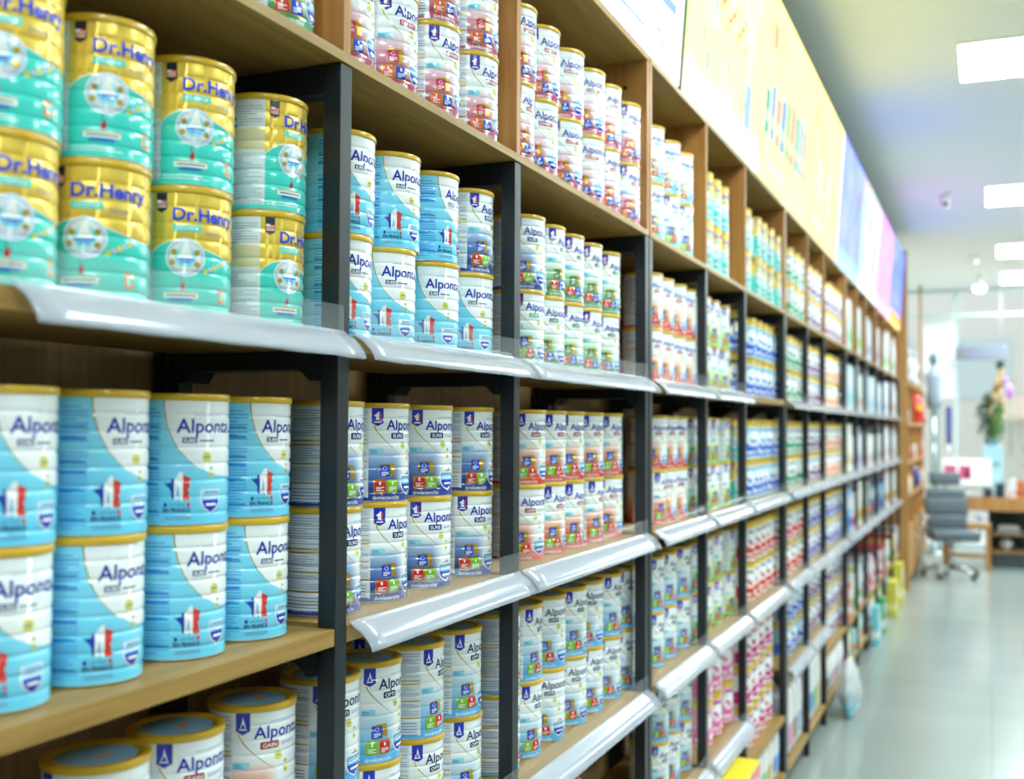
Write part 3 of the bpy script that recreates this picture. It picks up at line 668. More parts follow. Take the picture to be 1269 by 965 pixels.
def alpon(T, tagtxt, tagkey, cube, tri, base='p_brandteal', tow=0, badge='p_badge'):
    """white-headed tin with blue pennant badge, brand word, tag and three badge tiles"""
    info_panel(T, -76, -14)
    T.patch([[(-9.6,1.0),(-9.6,.833),(0,.798),(9.6,.833),(9.6,1.0)]], 'gold_print', 0)
    T.patch([[(-8.8,1.0),(-8.8,.838),(0,.804),(8.8,.838),(8.8,1.0)]], badge, 1)
    if tow: tower(T, 0, .862, 8, .095, 'p_white'); T.rect(-5,.843,5,.854,'p_white',2)
    else: france(T, -6.5, .862, 13, .095, 2, ('p_white','p_white','p_redmap')); T.rect(-5.5,.836,5.5,.850,'p_white',2)
    T.text('Alponta', 14, .764, 76, .112, 'p_blue' if base is None else base, 1, .014)
    T.rect(16+20,.905,78,.909,'p_line',1); 
    w = 5.2*len(tagtxt)+5
    T.rect(22.5,.668,22.5+w,.732,tagkey,1,1.5); T.text(tagtxt, 25.5, .681, w-6, .038, 'p_white', 2, .015)
    T.lines(22.5+w+4, 80, .685, .72, 2, 'p_line', 1, 4, .35)
    for (u,v,r) in ((48,.60,6.2),(60,.535,3.2),(60.5,.46,4.2)): T.disc(u,v,r,'p_yellow',1); T.rect(u-r*.55,v-.006,u+r*.55,v+.006,'p_line',2)
    pts = []
    for i in range(15):
        q = i/14; pts.append((-5.5+50*q**1.25*(1)+1.5*math.sin(q*3.1), .81-.335*q**.82))
    ribbon(T, pts, 1.7, .35, 'gold_print', 1)
    T.rect(-13,.505,9,.565,'p_tag',1); T.lines(-11,7,.515,.556,2,'p_bar',2,5,.42)
    # gold block with three tiles
    T.patch([[(4,.262),(30,.275),(30.5,.385),(27,.412),(12,.412),(4,.385)]], 'gold_foil', 1)
    T.rect(2.4,.255,22,.40,'gold_print',2,3); T.rect(3.6,.263,20.8,.392,cube,3,2.4)
    T.disc(12.2,.355,3.4,'p_white',4,10); T.disc(12.2,.355,2.6,cube,5,10)
    T.lines(6.5,18,.278,.325,3,'p_white',4,6,.55)
    T.rect(-5.6,.094,15,.238,'gold_print',2,3); T.rect(-4.4,.102,13.8,.230,tri[0],3,2.4)
    T.rect(15.6,.094,36,.238,'gold_print',2,3); T.rect(16.8,.102,34.8,.230,tri[1],3,2.4)
    for u,sd in ((-1.6,1),(19.4,2)): T.rect(u+4.4,.182,u+7.4,.215,'p_white',4); T.lines(u,u+12.5,.118,.168,3,'p_white',4,sd,.5)
    shield(T, 61, .175, 34, .19); T.rect(54,.29,70,.298,'p_navy',1); tower(T, 63,.30,5,.035,'p_red',1)
    T.text('SẢN PHẨM DINH DƯỠNG', -7, .026, 46, .034, 'p_white', 1, .015)
def make_types():
    D = {}
    def mk(name, base, tagtxt, tagkey, cube, tri, tow=0, brand=None):
        T = Tin(base); alpon(T, tagtxt, tagkey, cube, tri, brand or 'p_blue', tow); D[name] = T.mesh('tin_body_print')
    mk('sure','b_sure','SURE','p_navy','p_icon',('p_red','p_green'))
    mk('gain','b_gain','GAIN','p_gain','p_icon',('p_green','p_red'),1)
    mk('opti','b_opti','OPTI','p_opti','p_icon',('p_green','p_red'),1,'p_brandteal')
    mk('diabet','b_diabet','DIABET','p_maroon','p_pink',('p_orange','p_icon'))
    mk('canxi','b_canxi','CARE','p_darkgreen','p_darkgreen',('p_red','p_icon'))
    mk('grow','b_grow','GROW','p_growtag','p_icon',('p_green','p_red'))
    mk('pediatric','b_ped','PEDIA','p_darkgreen','p_icon',('p_red','p_green'))
    # cyan tin with white swoosh
    T = Tin('b_france')
    bd = [(0,1.0),(.6,.93),(2.5,.85),(6,.76),(11,.68),(18,.60),(27,.53),(38,.47),(50,.43),(64,.40),(92,.38)]
    T.patch([[bd[i],bd[i+1],(max(bd[i+1][0],0),1.0),(bd[i][0],1.0)] if i else [bd[0],bd[1],(bd[1][0],1.0)] for i in range(len(bd)-1)], 'p_white', 0)
    ribbon(T, [(u-.6,v) for u,v in bd[:8]], 1.8, .4, 'gold_print', 1)
    T.patch([[(92,.38),(130,.38),(130,1.0),(92,1.0)]], 'p_white', 0)
    T.lines(-34,-4,.68,.95,9,'p_bl2',1,1,.22); T.lines(-34,-4,.06,.62,22,'p_bl2',1,2,.22)
    for v in (.78,.70,.53,.46,.33,.12): T.rect(-34,v-.009,-6,v+.009,'p_bar',2)
    T.text('Alponta', 14, .738, 76, .115, 'p_blue', 1, .016); T.rect(34,.875,76,.879,'p_line',1)
    T.rect(21,.655,38,.70,'p_navy',1); T.text('SURE', 22.5, .662, 14, .03, 'p_white', 2, .03); T.lines(41,78,.668,.69,1,'p_navy',1,2,.5)
    for (u,v,r) in ((51,.545,6.4),(57,.455,2.4),(57,.40,3.4)): T.disc(u,v,r,'p_yellow',1); T.rect(u-r*.55,v-.006,u+r*.55,v+.006,'p_line',2)
    france(T, 0, .195, 33, .235, 1, ('p_mapblue','p_white','p_redmap')); tower(T, 16.5,.20,6,.14,'p_skyblue',2)
    T.rect(1,.155,4.5,.185,'p_mapblue',1); T.rect(27,.155,30.5,.185,'p_redmap',1)
    T.text('LACTIUM', 7.5, .160, 17, .02, 'p_navy', 1, 0); T.text('EN FRANCE', 0, .112, 31, .033, 'p_navy', 1, .03)
    T.lines(0,32,.055,.09,2,'p_line',1,3,.4); shield(T, 57, .19, 24, .17)
    D['france'] = T.mesh('tin_body_print')
    # turquoise tin with gold head and round medallion
    T = Tin('p_turq')
    arc = [(-31,.50),(-25,.545),(-15,.585),(-5,.605),(6,.600),(20,.575),(36,.54),(55,.505),(80,.48),(130,.47)]
    T.patch([[arc[i],arc[i+1],(arc[i+1][0],1.0),(arc[i][0],1.0)] for i in range(len(arc)-1)], 'g_head', 0)
    ribbon(T, arc, 1.2, 1.2, 'p_white', 1)
    T.rect(-95,.02,-31,1.0,'p_panel',0); T.rect(-95,.55,-31,.72,'p_pale',1); T.rect(-60,.545,-31,.555,'g_head',2); T.rect(-95,.725,-31,.733,'g_head',2)
    T.lines(-92,-34,.76,.95,8,'p_grey',1,2,.3); T.lines(-92,-34,.04,.5,22,'p_grey',1,3,.3); T.rect(-80,.80,-70,.83,'p_bar',2); T.rect(-80,.745,-70,.77,'p_bar',2)
    T.patch([[(-25,.985),(-25,.855),(-18.5,.825),(-12,.855),(-12,.985)]], 'p_nightsh', 1); T.rect(-24,.865,-13,.925,'p_redmap',2); T.rect(-24,.905,-19,.925,'p_white',3); T.lines(-24,-13,.87,.92,3,'p_white',3,9,.4)
    T.text('Dr.Henry', -5, .770, 84, .105, 'p_royal', 2, .03)
    T.rect(-5,.68,28,.735,'p_turq',2); T.text('COLOSTRUM', -2, .693, 26, .028, 'p_white', 3, .01); T.lines(34,58,.665,.70,2,'p_royal',2,4,.2)
    T.disc(10,.475,23,'p_white',2,28); T.disc(10,.475,21.8,'p_lilac',3,28); T.disc(10,.475,18,'p_panel',4,24); T.disc(10,.475,12,'p_tag',5,24); T.patch([[(1,.47),(19,.47),(10,.60)]],'p_white',6)
    T.rect(0,.45,20,.462,'p_royal',6); T.rect(4,.43,16,.438,'p_royal',6)
    for u,v in ((-3,.515),(-5,.43),(23,.515),(23,.42)): T.disc(u,v,3.4,'gold_print',6,10)
    for k in range(6): T.disc(34+6*k,.37+.02*k,3.2,('p_yellow','p_lilac')[k%2],1,10)
    T.patch([[(4,.215),(9,.21),(9.5,.25),(8,.30),(6.5,.255),(4.5,.26)]],'p_red',1); T.rect(5.3,.26,6,.33,'p_navy',1)
    T.rect(-14,.15,25,.19,'p_white',1); T.rect(-15,.19,26,.197,'p_or2',2); T.rect(-11,.165,22,.176,'p_darkgreen',2); T.rect(-8,.125,18,.145,'p_bl2',1)
    T.lines(-28,60,.055,.10,2,'p_white',1,5,.3); T.rect(52,.13,64,.24,'p_or2',1,2); T.rect(55,.155,61,.215,'p_turq',2)
    D['henry'] = T.mesh('tin_body_print')
    # tins of the farther racks: gold head, coloured foot, pale oval
    def far(name, head, midc, foot, dark, ov=1, gh=1):
        T = Tin(midc)
        if gh: T.rect(-180,.86,180,1.0,'g_head',0)
        T.rect(-120,.80,120,.86,head,0)
        bd = [(-150,.40),(-110,.34),(-60,.36),(-20,.44),(20,.42),(60,.34),(110,.36),(150,.40)]
        T.patch([[(bd[i][0],.03),(bd[i+1][0],.03),bd[i+1],bd[i]] for i in range(len(bd)-1)], foot, 0)
        T.rect(-16,.73,16,.79,dark,1,2)
        if ov: T.disc(0,.54,30,'p_white',1,20); T.disc(0,.47,10,foot,2,16)
        T.disc(30,.22,12,'p_white',1,14); T.rect(-35,.14,5,.20,'p_white',1); T.lines(-35,40,.05,.10,2,'p_white',1,4,.4)
        T.rect(-150,.04,-70,.84,'p_panel',1); T.lines(-145,-75,.1,.8,18,'p_grey',2,5,.3)
        T.disc(-12,.53,6,dark,3,10)
        D[name] = T.mesh('tin_body_print')
    far('pink','p_rose','p_rose','p_rose2','p_purple'); far('magenta','p_rose','p_white','p_magenta','p_purple')
    far('blue','p_lilac','p_tag','p_bl2','p_skyblue'); far('coral','p_white','p_white','p_coral','p_navy')
    far('green','p_white','p_panel','p_gr2','p_navy'); far('plum','p_white','p_lilac','p_purple','p_navy')
    far('orange','p_white','p_panel','p_or2','p_navy'); far('violet','p_white','p_lilac','p_violet','p_navy')
    far('night','p_night','p_night','p_bl2','p_yellow'); far('crimson','p_magenta','p_magenta','p_magenta','p_navy')
    return D
M['g_head'] = mat('gold metallic print', (240,204,84), .34, .35, .3)
M['p_nightsh'] = mat('badge black print', (40,40,60), .3); M['p_royal'] = mat('royal blue print', (34,70,214), .24); M['p_rose2'] = mat('mid pink print', (236,130,188), .24); M['p_pale'] = mat('pale gold print', (216,206,170), .3)
TM = make_types()
bm = bmesh.new()
add_lathe(bm, [(RB+.0002,.1622),(RB+.0018,.1622),(RB+.0022,.1630),(RB+.0022,.1694),(RB+.0012,.1712),(RB-.006,.17135),(RB-.0105,.1708),(RB-.0125,.1687),(0,.1687)], 56, (0,0,0), [0]*8)
LID = bpy.data.meshes.new('tin_lid'); bm.to_mesh(LID); bm.free(); LID.materials.append(M['gold_lid'])
M['lid_print'] = mat('blue lid print', (140,190,226), .25, 0, .5)
M['lid_gold'] = mat('lid emblem', (176,138,84), .3)
bm = bmesh.new(); add_lathe(bm, [(0,.1689),(.0475,.1689),(.0485,.1687)][::-1], 40, (0,0,0), [0,0])
for (x0,y0,x1,y1,mi) in [(-.018,.004,.018,.010,1),(-.010,.011,.012,.017,1),(-.026,-.008,.026,-.005,2),(-.022,-.014,.022,-.011,2),(-.016,-.020,.016,-.017,2)]:
    f = bm.faces.new([bm.verts.new((x,y,.1691)) for x,y in ((x0,y0),(x1,y0),(x1,y1),(x0,y1))]); f.material_index = mi
for v in bm.verts:
    pass
LIDP = bpy.data.meshes.new('lid_label'); bm.to_mesh(LIDP); bm.free()
for k in ('lid_print','lid_gold','p_skyblue'): LIDP.materials.append(M[k])
NAMES = {'sure':('white tin with navy foot','white_tin'),'gain':('white tin with orange foot','white_tin'),'opti':('white tin with azure foot','white_tin'),'diabet':('white tin with rose foot','white_tin'),
 'canxi':('white tin with green foot','white_tin'),'grow':('white tin with teal foot','white_tin'),'pediatric':('white tin with lime foot','white_tin'),'france':('cyan tin with French map','cyan_tin'),
 'henry':('turquoise tin with gold head','gold_headed_tin'),'pink':('pink gold-lidded tin','pink_tin'),'magenta':('magenta-footed tin','magenta_tin'),'blue':('blue-footed gold-lidded tin','blue_tin'),'coral':('red-footed gold-lidded tin','red_tin'),
 'green':('green-footed gold-lidded tin','green_tin'),'plum':('purple-footed gold-lidded tin','purple_tin'),'orange':('orange-footed gold-lidded tin','orange_tin'),'violet':('violet-footed gold-lidded tin','violet_tin'),'night':('dark blue tin','dark_blue_tin'),'crimson':('crimson tin','crimson_tin')}
SHELF = {'U':'oak cabinet','2':'top rack shelf','3':'second rack shelf','4':'third rack shelf','5':'fourth rack shelf'}
BAYN = ['nearest bay','second bay','third bay','fourth bay','fifth bay','sixth bay','seventh bay','eighth bay','ninth bay']
PROTO = {}
def tin(kind, x, y, z, rz, label, group):
    if kind not in PROTO:
        r = bpy.data.objects.new(NAMES[kind][1], None); COL.objects.link(r); r.empty_display_size=.03
        b_ = bpy.data.objects.new('body', TM[kind]); COL.objects.link(b_); b_.parent = r
        l_ = bpy.data.objects.new('lid', LID); COL.objects.link(l_); l_.parent = r; l_['label'] = 'gold plastic lid'
        p_ = bpy.data.objects.new('lid_label', LIDP); COL.objects.link(p_); p_.parent = l_
        PROTO[kind] = r
        o = r
    else: o = copy_tree(PROTO[kind])
    o.location = Wp(x,y,z); o.rotation_euler = (0,0,math.radians(rz)); tag(o, label, 'tin', group); return o
HTD = HT/S
for bay, sh, tier, xc, items in TINS:
    zt = .636 if sh=='U' else ztop(bay, sh)
    ntier = 3 if (bay,sh) in ((6,'5'),(9,'5')) else (1 if (bay,sh)==(1,'U') else 2)
    tn = {0:'lower tier',1:'upper tier'}[tier] if ntier==2 else (['lowest tier','middle tier','highest tier'][tier] if ntier==3 else 'only one')
    for i,(kind,y,rz) in enumerate(items):
        b = bay; 
        tin(kind, xc+(0 if bay<6 else random.uniform(-.004,.004)), y, zt+.0008+tier*(HTD+.0003), rz+(0 if bay<5 else random.uniform(-14,14)),
            '%s, %s, %s from left, %s, %s' % (NAMES[kind][0], tn, ORD[i], BAYN[bay-1], SHELF[sh]), 'tins on the %s of the %s' % (SHELF[sh], BAYN[bay-1]))
# a second row stands behind the first where the shelf is seen from above
for bay, sh, kind, ys in ((3,'4','opti',(2.60,2.80,2.98,3.15,3.32)),(2,'4','opti',(1.95,2.15))):
    for tier in (0,1):
        for i,y in enumerate(ys):
            tin(kind, -1.268, y, ztop(bay,sh)+.0008+tier*(HTD+.0003), -60-9*i, 'back-row %s, %s, %s from left, %s, %s' % (NAMES[kind][0].replace('white ',''), 'upper tier' if tier else 'lower tier', ORD[i], BAYN[bay-1], SHELF[sh].replace(' rack','')), 'tins in the back rows of the %s' % SHELF[sh])
# fourth rack shelf of the third bay is nearly empty
tin('opti', -1.12, 3.28, ztop(3,'5')+.0008, -50, 'lone white tin on the nearly empty fourth rack shelf, near the double post', 'tins on the fourth rack shelf of the third bay')
tin('opti', -1.22, 3.12, ztop(3,'5')+.0008, -20, 'white tin behind the lone tin, lower of two, fourth rack shelf, third bay', 'tins on the fourth rack shelf of the third bay')
tin('gain', -1.26, 3.33, ztop(3,'5')+.0008, -150, 'orange-footed tin at the back of the nearly empty fourth shelf, lower one', 'tins on the fourth rack shelf of the third bay')
tin('gain', -1.26, 3.33, ztop(3,'5')+.0011+HTD, -150, 'orange-footed tin at the back of the nearly empty fourth shelf, upper one', 'tins on the fourth rack shelf of the third bay')
# ---------------------------------------------------------------- cartons and packs of the farther bays
def cmat(rgb): 
    k = 'c%d_%d_%d'%rgb
    if k not in M: M[k] = mat('print %d %d %d'%rgb, rgb, .35)
    return M[k]
def carton(name, label, grp, cat, x1, y0, y1, z0, h, d, rgb, band, top=None, depth=.0):
    """box-shaped pack; front face at x1, printed band and label block on the front"""
    t = thing(name, label, cat, Wp(x1-d/2,(y0+y1)/2,z0), 0, grp)
    wpart('carton', t, cmat(rgb), lambda bm: bxw(bm,(x1-d,y0,z0),(x1,y1,z0+h),0,.002))
    wpart('printed_band', t, cmat(band), lambda bm: bxw(bm,(x1-d*.98,y0-.0012,z0+h*.18),(x1+.0012,y1+.0012,z0+h*.38)))
    wpart('label_block', t, cmat(top or (240,240,240)), lambda bm: bxw(bm,(x1-.01,y0+(y1-y0)*.2,z0+h*.55),(x1+.0014,y0+(y1-y0)*.8,z0+h*.85)))
    return t
pal = {'U':[((214,226,240),(190,214,236)),((206,226,214),(130,210,120)),((214,228,242),(150,220,130)),((226,214,236),(200,170,200)),((214,222,240),(150,170,220))],
 '2':[((216,230,238),(150,210,210)),((226,234,238),(220,170,150)),((206,226,234),(170,210,220)),((224,228,240),(160,180,220))],
 '3':[((232,222,226),(210,150,170)),((216,228,238),(180,200,220)),((236,236,226),(230,200,150)),((206,216,228),(110,140,180))],
 '4':[((120,190,236),(60,130,200)),((228,206,216),(170,90,120)),((240,240,230),(210,190,60)),((226,214,190),(190,120,80)),((60,60,66),(200,60,70))],
 '5':[((200,60,80),(250,240,240)),((206,180,50),(60,60,30)),((220,226,230),(90,170,90)),((60,50,60),(220,120,140)),((236,214,220),(190,60,80))],
 'B':[((150,220,230),(230,120,60)),((220,214,224),(120,110,160)),((240,240,244),(60,130,210)),((226,210,90),(240,240,230))]}
rnd = random.Random(11)
SHN = dict(SHELF); SHN['B'] = 'bottom rack shelf'
for bno in range(10,16):
    i0, i1 = BAYS[bno-1]
    ya, yb = PL[i0]+PW+(.18 if bno==10 else .03), PL[i1]-.03
    for sh in ('U','2','3','4','5','B'):
        zt = .637 if sh=='U' else ztop(bno, sh)+.0006
        hmax = {'U':.46,'2':.40,'3':.38,'4':.38,'5':.34,'B':.235}[sh]
        y = ya+.01; k = 0
        cand = pal[sh]
        while y < yb-.10:
            w = rnd.uniform(.15,.27); w = min(w, yb-y)
            if w < .1 or k > 9: break
            h = hmax*rnd.uniform(.72,1.0); c = cand[(bno+k)%len(cand)]
            f = [int(v*rnd.uniform(.95,1.03)) for v in c[0]]; f = tuple(min(255,v) for v in f)
            carton('carton', '%s carton, %s from left, %s bay from camera, %s' % ('pale' if sum(c[0])>560 else 'coloured', ORD[k], ORD[bno-1] if bno<14 else ('fourteenth','fifteenth')[bno-14], SHN[sh]), 'cartons in the far bays', 'carton', -1.01-rnd.uniform(0,.03), y, y+w-.012, zt, h, .26, f, c[1])
            y += w; k += 1
# soft packs on the bottom boards of bays five to nine
def softpack(label, x, y, z, sx, sy, sz, rgb, band, grp, name='diaper_pack'):
    t = thing(name, label, 'pack', Wp(x,y,z), 0, grp)
    def fn(bm):
        g = bmesh.ops.create_cube(bm, size=1)
        bmesh.ops.subdivide_edges(bm, edges=bm.edges[:], cuts=5, use_grid_fill=True)
        for v in bm.verts:
            a = [abs(c)*2 for c in v.co]; k = 1-.10*(a[0]**4+a[1]**4+a[2]**4-1)/2
            v.co = Vector((v.co.x*sx*S*k, v.co.y*sy*S*k, (v.co.z*k+.5*.9)*sz*S))
        zm = min(v.co.z for v in bm.verts)
        for v in bm.verts: v.co.z -= zm
        for f in bm.faces:
            f.smooth = True; c = f.calc_center_median(); f.material_index = 1 if .22 < c.z/(sz*S) < .52 else 0
    part('wrapper', t, [cmat(rgb), cmat(band)], fn)
    part('seal_flap', t, cmat(rgb), lambda bm: add_prism(bm, [(-sx*S*.4,sz*S*.86),(sx*S*.4,sz*S*.86),(sx*S*.34,sz*S*1.02),(-sx*S*.34,sz*S*1.02)], -.004, .004, 'y'))
    return t
PK = [((236,236,232),(150,200,120)),((230,232,238),(170,190,220)),((238,230,222),(214,190,150)),((240,236,240),(226,150,180)),((226,234,244),(90,150,226)),((232,228,220),(150,140,120))]
for bno in (6,7,8,9):
    i0, i1 = BAYS[bno-1]; ya, yb = PL[i0]+PW+.02, PL[i1]-.02
    y = ya+.09; k = 0
    zb = LEV['B']; room_h = ztop(bno,'5')-zb
    while y < yb-.06:
        c = PK[(k*2+bno)%6]; hh = min(.36, room_h-.09) if bno!=6 else .25
        softpack('%s pack of diapers, %s from left on the bottom board, %s' % (['pale green banded','grey banded','beige banded','pink banded','blue banded','taupe banded'][(k*2+bno)%6], ORD[k], BAYN[bno-1]), -1.13, y, zb+.0008, .22, .145, hh, c[0], c[1], 'soft packs on the bottom boards')
        y += .155; k += 1
# low rail behind the fifth and sixth bays and the yellow cartons pushed half into the aisle
def ybox(name, label, x0, x1, y0, y1, z0, h, side):
    t = thing(name, label, 'carton', Wp((x0+x1)/2,(y0+y1)/2,z0), 0, 'yellow cartons on the floor')
    wpart('carton', t, cmat((246,222,40)), lambda bm: bxw(bm,(x0,y0,z0),(x1,y1,z0+h),0,.003))
    wpart('side_print', t, cmat(side), lambda bm: bxw(bm,(x1-.002,y0+.02,z0+.02),(x1+.0014,y1-.01,z0+h-.015)))
    wpart('white_label', t, cmat((244,240,240)), lambda bm: add_prism(bm, [(y0*S+.03,z0*S+EYE+.03),(y1*S-.05,z0*S+EYE+.03),(y1*S-.05,z0*S+EYE+.12),(y0*S+.08,z0*S+EYE+.09)], x1*S+.001, x1*S+.0022, 'x'))
    wpart('green_print', t, cmat((110,200,110)), lambda bm: add_prism(bm, [(x1*S-.16,z0*S+EYE+.02),(x1*S-.02,z0*S+EYE+.02),(x1*S-.02,z0*S+EYE+h*S-.03)], y0*S-.0022, y0*S-.0006, 'y'))
    wpart('top_flap_print', t, cmat((250,240,120)), lambda bm: bxw(bm,(x0+.06,y0+.10,z0+h),(x1-.1,y0+.15,z0+h+.0012)))
for k,(z0,h) in enumerate(((ZF+.0005,.2),(ZF+.201,.2),(ZF+.402,.185))):
    ybox('yellow_carton', ['bottom yellow carton of the stack standing on the floor before the fifth bay','middle yellow carton of the stack on the floor before the fifth bay','top yellow carton of the stack, its pink side turned to the aisle'][k], -.995, -.875, 4.20, 4.66, z0, h, (236,120,130))
# transparent bag of white goods leaning on the rack
t = thing('plastic_bag', 'crumpled clear plastic bag of white and light blue goods leaning on the rack', 'bag', Wp(-.885,7.95,ZF))
def blob(bm, c, r, sq, seed, mi=0, n=3):
    g = bmesh.ops.create_icosphere(bm, subdivisions=n, radius=1); rn = random.Random(seed); ph=[rn.random()*6 for _ in range(6)]
    for v in g['verts']:
        d = v.co.copy(); k = 1+.10*math.sin(5*d.x+ph[0])+.10*math.sin(6*d.y+ph[1])+.08*math.sin(7*d.z+ph[2])
        v.co = Vector((c[0]+d.x*r*sq[0]*k, c[1]+d.y*r*sq[1]*k, c[2]+d.z*r*sq[2]*k))
        for f in v.link_faces: f.material_index = mi; f.smooth = True
M['film'] = mat('clear film', (236,242,244), .12, 0, .5, .5, .55)
part('bag_film', t, M['film'], lambda bm: (blob(bm,(0,0,.17),.16,(.42,1.05,1.05),3), [setattr(v.co,'z',max(.003,v.co.z)) for v in bm.verts]))
part('white_contents', t, cmat((226,234,232)), lambda bm: (blob(bm,(-.0,.0,.215),.11,(.4,1.0,.85),5), [setattr(v.co,'z',max(.125,v.co.z)) for v in bm.verts]))
part('blue_contents', t, cmat((130,204,230)), lambda bm: (blob(bm,(0,.0,.065),.115,(.42,1.0,.5),8), [setattr(v.co,'z',max(.006,v.co.z)) for v in bm.verts]))
# yellow promotional boxes by the last bay
for k,(y,rgb,lab) in enumerate(((12.3,(222,206,80),'tall yellow box standing on the floor before the far rack, nearer one'),(13.1,(206,196,70),'tall yellow box standing on the floor before the far rack, farther one'))):
    carton('yellow_box', lab, 'yellow boxes by the far rack', 'box', -.9, y, y+.32, ZF+.0005, .46 if k else .36, .09, rgb, (240,236,150))
for k,(y,rgb) in enumerate(((10.6,(120,200,214)),(11.2,(70,160,90)))):
    carton('display_box', ['teal display box standing on the floor before the far rack','green display box standing on the floor before the far rack'][k], 'boxes before the far rack', 'box', -.93, y, y+.25, ZF+.0005, .34, .06, rgb, (240,240,244))
# ---------------------------------------------------------------- brown display cabinet past the racks
dc = thing('display_cabinet', 'tall orange-brown wooden display cabinet at the end of the racks', 'cabinet', Wp(-1.15,16.6,ZF))
wpart('end_panel', dc, M['brown_wood'], lambda bm: bxw(bm,(-1.42,14.40,ZF),(-.905,14.46,2.2)))
wpart('end_panel', dc, M['brown_wood'], lambda bm: bxw(bm,(-1.42,18.8,ZF),(-.955,18.86,.62)))
wpart('back_panel', dc, M['brown_wood'], lambda bm: bxw(bm,(-1.43,14.46,ZF),(-1.41,18.8,.75)))
SZ = [-1.80,-1.22,-.80,-.38,.10,.62]
for z in SZ: wpart('shelf_board', dc, M['brown_wood'], lambda bm,z=z: bxw(bm,(-1.41,14.46,z-.04),(-.92,18.8,z)))
for y in (15.9,17.35): wpart('divider', dc, M['brown_wood'], lambda bm,y=y: bxw(bm,(-1.41,y,ZF),(-.93,y+.04,.58)))
for y0,y1 in ((14.47,15.89),(15.95,17.34),(17.4,18.79)):
    d_ = wpart('door', dc, M['brown_wood'], lambda bm,y0=y0,y1=y1: bxw(bm,(-.925,y0,-1.78),(-.91,y1,-1.27),0,.004))
    wpart('handle', d_, M['chrome'], lambda bm,y0=y0,y1=y1: add_cyl(bm, Wp(-.9,y1-.15,-1.5), Wp(-.9,y1-.15,-1.38), .006))
# what stands on it
def obj_at(name, label, cat, x, y, z, grp='goods on the display cabinet'): return thing(name, label, cat, Wp(x,y,z), 0, grp)
t = obj_at('red_lantern','round red paper lantern with a gold centre on the display cabinet','lantern',-.97,16.9,.101)
part('body', t, cmat((226,54,44)), lambda bm: add_lathe(bm,[(.03,0),(.075,.03),(.11,.12),(.115,.2),(.10,.28),(.06,.35),(.03,.37)],24))
part('emblem', t, cmat((240,180,80)), lambda bm: add_cyl(bm,(.06,-.09,.2),(.072,-.108,.2),.045))
part('tassel', t, cmat((214,60,60)), lambda bm: add_cyl(bm,(.105,-.02,.1),(.12,-.02,.0),.012,.02))
for k,(x,y,h,c,lab) in enumerate([(-1.0,15.1,.34,(206,206,204),'left grey-white figurine on the top board of the display cabinet'),(-1.0,15.75,.42,(176,178,180),'middle grey figurine on the top board of the display cabinet'),(-1.0,16.5,.36,(222,222,220),'right pale figurine on the top board of the display cabinet'),(-1.0,17.2,.46,(150,156,164),'slate figurine farthest right on the top board of the display cabinet')]):
    t = obj_at('figurine', lab, 'figurine', x, y, .6205)
    part('torso', t, cmat(c), lambda bm: add_lathe(bm,[(0,0),(.09,0),(.10,.03),(.06,h*.3),(.075,h*.5),(.085,h*.62),(.04,h*.72),(.035,h*.76),(.055,h*.84),(.05,h*.95),(0,h)],20))
    part('plinth', t, cmat((90,70,60)), lambda bm: add_cyl(bm,(0,0,0),(0,0,.02),.1,.1))
items = [('yellow_book','tall pale yellow book facing the aisle, lower open shelf of the display cabinet',-1.0,14.75,-.3799,.10,.24,.36,(240,226,130)),('red_box','red gift box beside the yellow book on the display cabinet',-.99,15.4,-.3799,.12,.3,.22,(190,70,56)),
 ('white_box','small white box on the display cabinet shelf beyond the red gift box',-.99,16.4,-.3799,.12,.2,.2,(226,224,220)),('brown_box','brown box at the far end of the display cabinet shelf',-.99,17.9,-.3799,.12,.3,.26,(190,110,90)),
 ('grey_box','small grey box under the red lantern shelf of the display cabinet',-.99,17.8,.1003,.12,.2,.2,(170,170,176)),('pink_box','pale pink box near the end panel on the lantern shelf',-.99,14.9,.1003,.12,.3,.16,(226,206,206))]
for nm,lab,x,y,z,dx,dy,h,c in items: carton(nm, lab, 'goods on the display cabinet', 'box', x+dx/2, y-dy/2, y+dy/2, z+.0005, h, dx, c, tuple(int(v*.85) for v in c))
t = obj_at('blue_jar','dark blue ceramic jar with a white lid on the display cabinet','jar',-1.0,16.7,-.7997)
part('body', t, cmat((24,40,140)), lambda bm: add_lathe(bm,[(0,0),(.06,0),(.085,.05),(.09,.14),(.07,.22),(.045,.25)],20))
part('lid', t, cmat((220,222,230)), lambda bm: add_lathe(bm,[(.048,.25),(.05,.265),(.02,.28),(.015,.3),(0,.305)],16))
for k,(y,c) in enumerate(((14.8,(200,190,180)),(15.2,(214,206,160)),(17.9,(190,176,160)))):
    t = obj_at('storage_jar',['beige jar nearest on the lower open shelf of the display cabinet','cream jar next to the beige one on the lower open shelf','tan jar at the far end of the lower open shelf'][k],'jar',-1.0,y,-.7997)
    part('body', t, cmat(c), lambda bm: add_lathe(bm,[(0,0),(.07,0),(.08,.03),(.08,.16),(.05,.2)],18)); part('lid', t, cmat((150,120,90)), lambda bm: add_lathe(bm,[(.052,.2),(.054,.23),(0,.235)],16))
for k,(y,z) in enumerate(((14.62,1.15),(16.0,1.5),(17.0,1.1))):
    pass
t = obj_at('brown_post_cap','slim dark brown timber post rising behind the display cabinet','post',-1.01,19.4,ZF, None); t.pop('group', None) if 'group' in t else None
t.name = 'timber_post'
wpart('shaft', t, M['brown_wood'], lambda bm: bxw(bm,(-1.04,19.4,ZF+.02),(-1.0,19.44,2.38))); wpart('foot', t, M['black'], lambda bm: bxw(bm,(-1.08,19.38,ZF),(-.965,19.5,ZF+.03)))
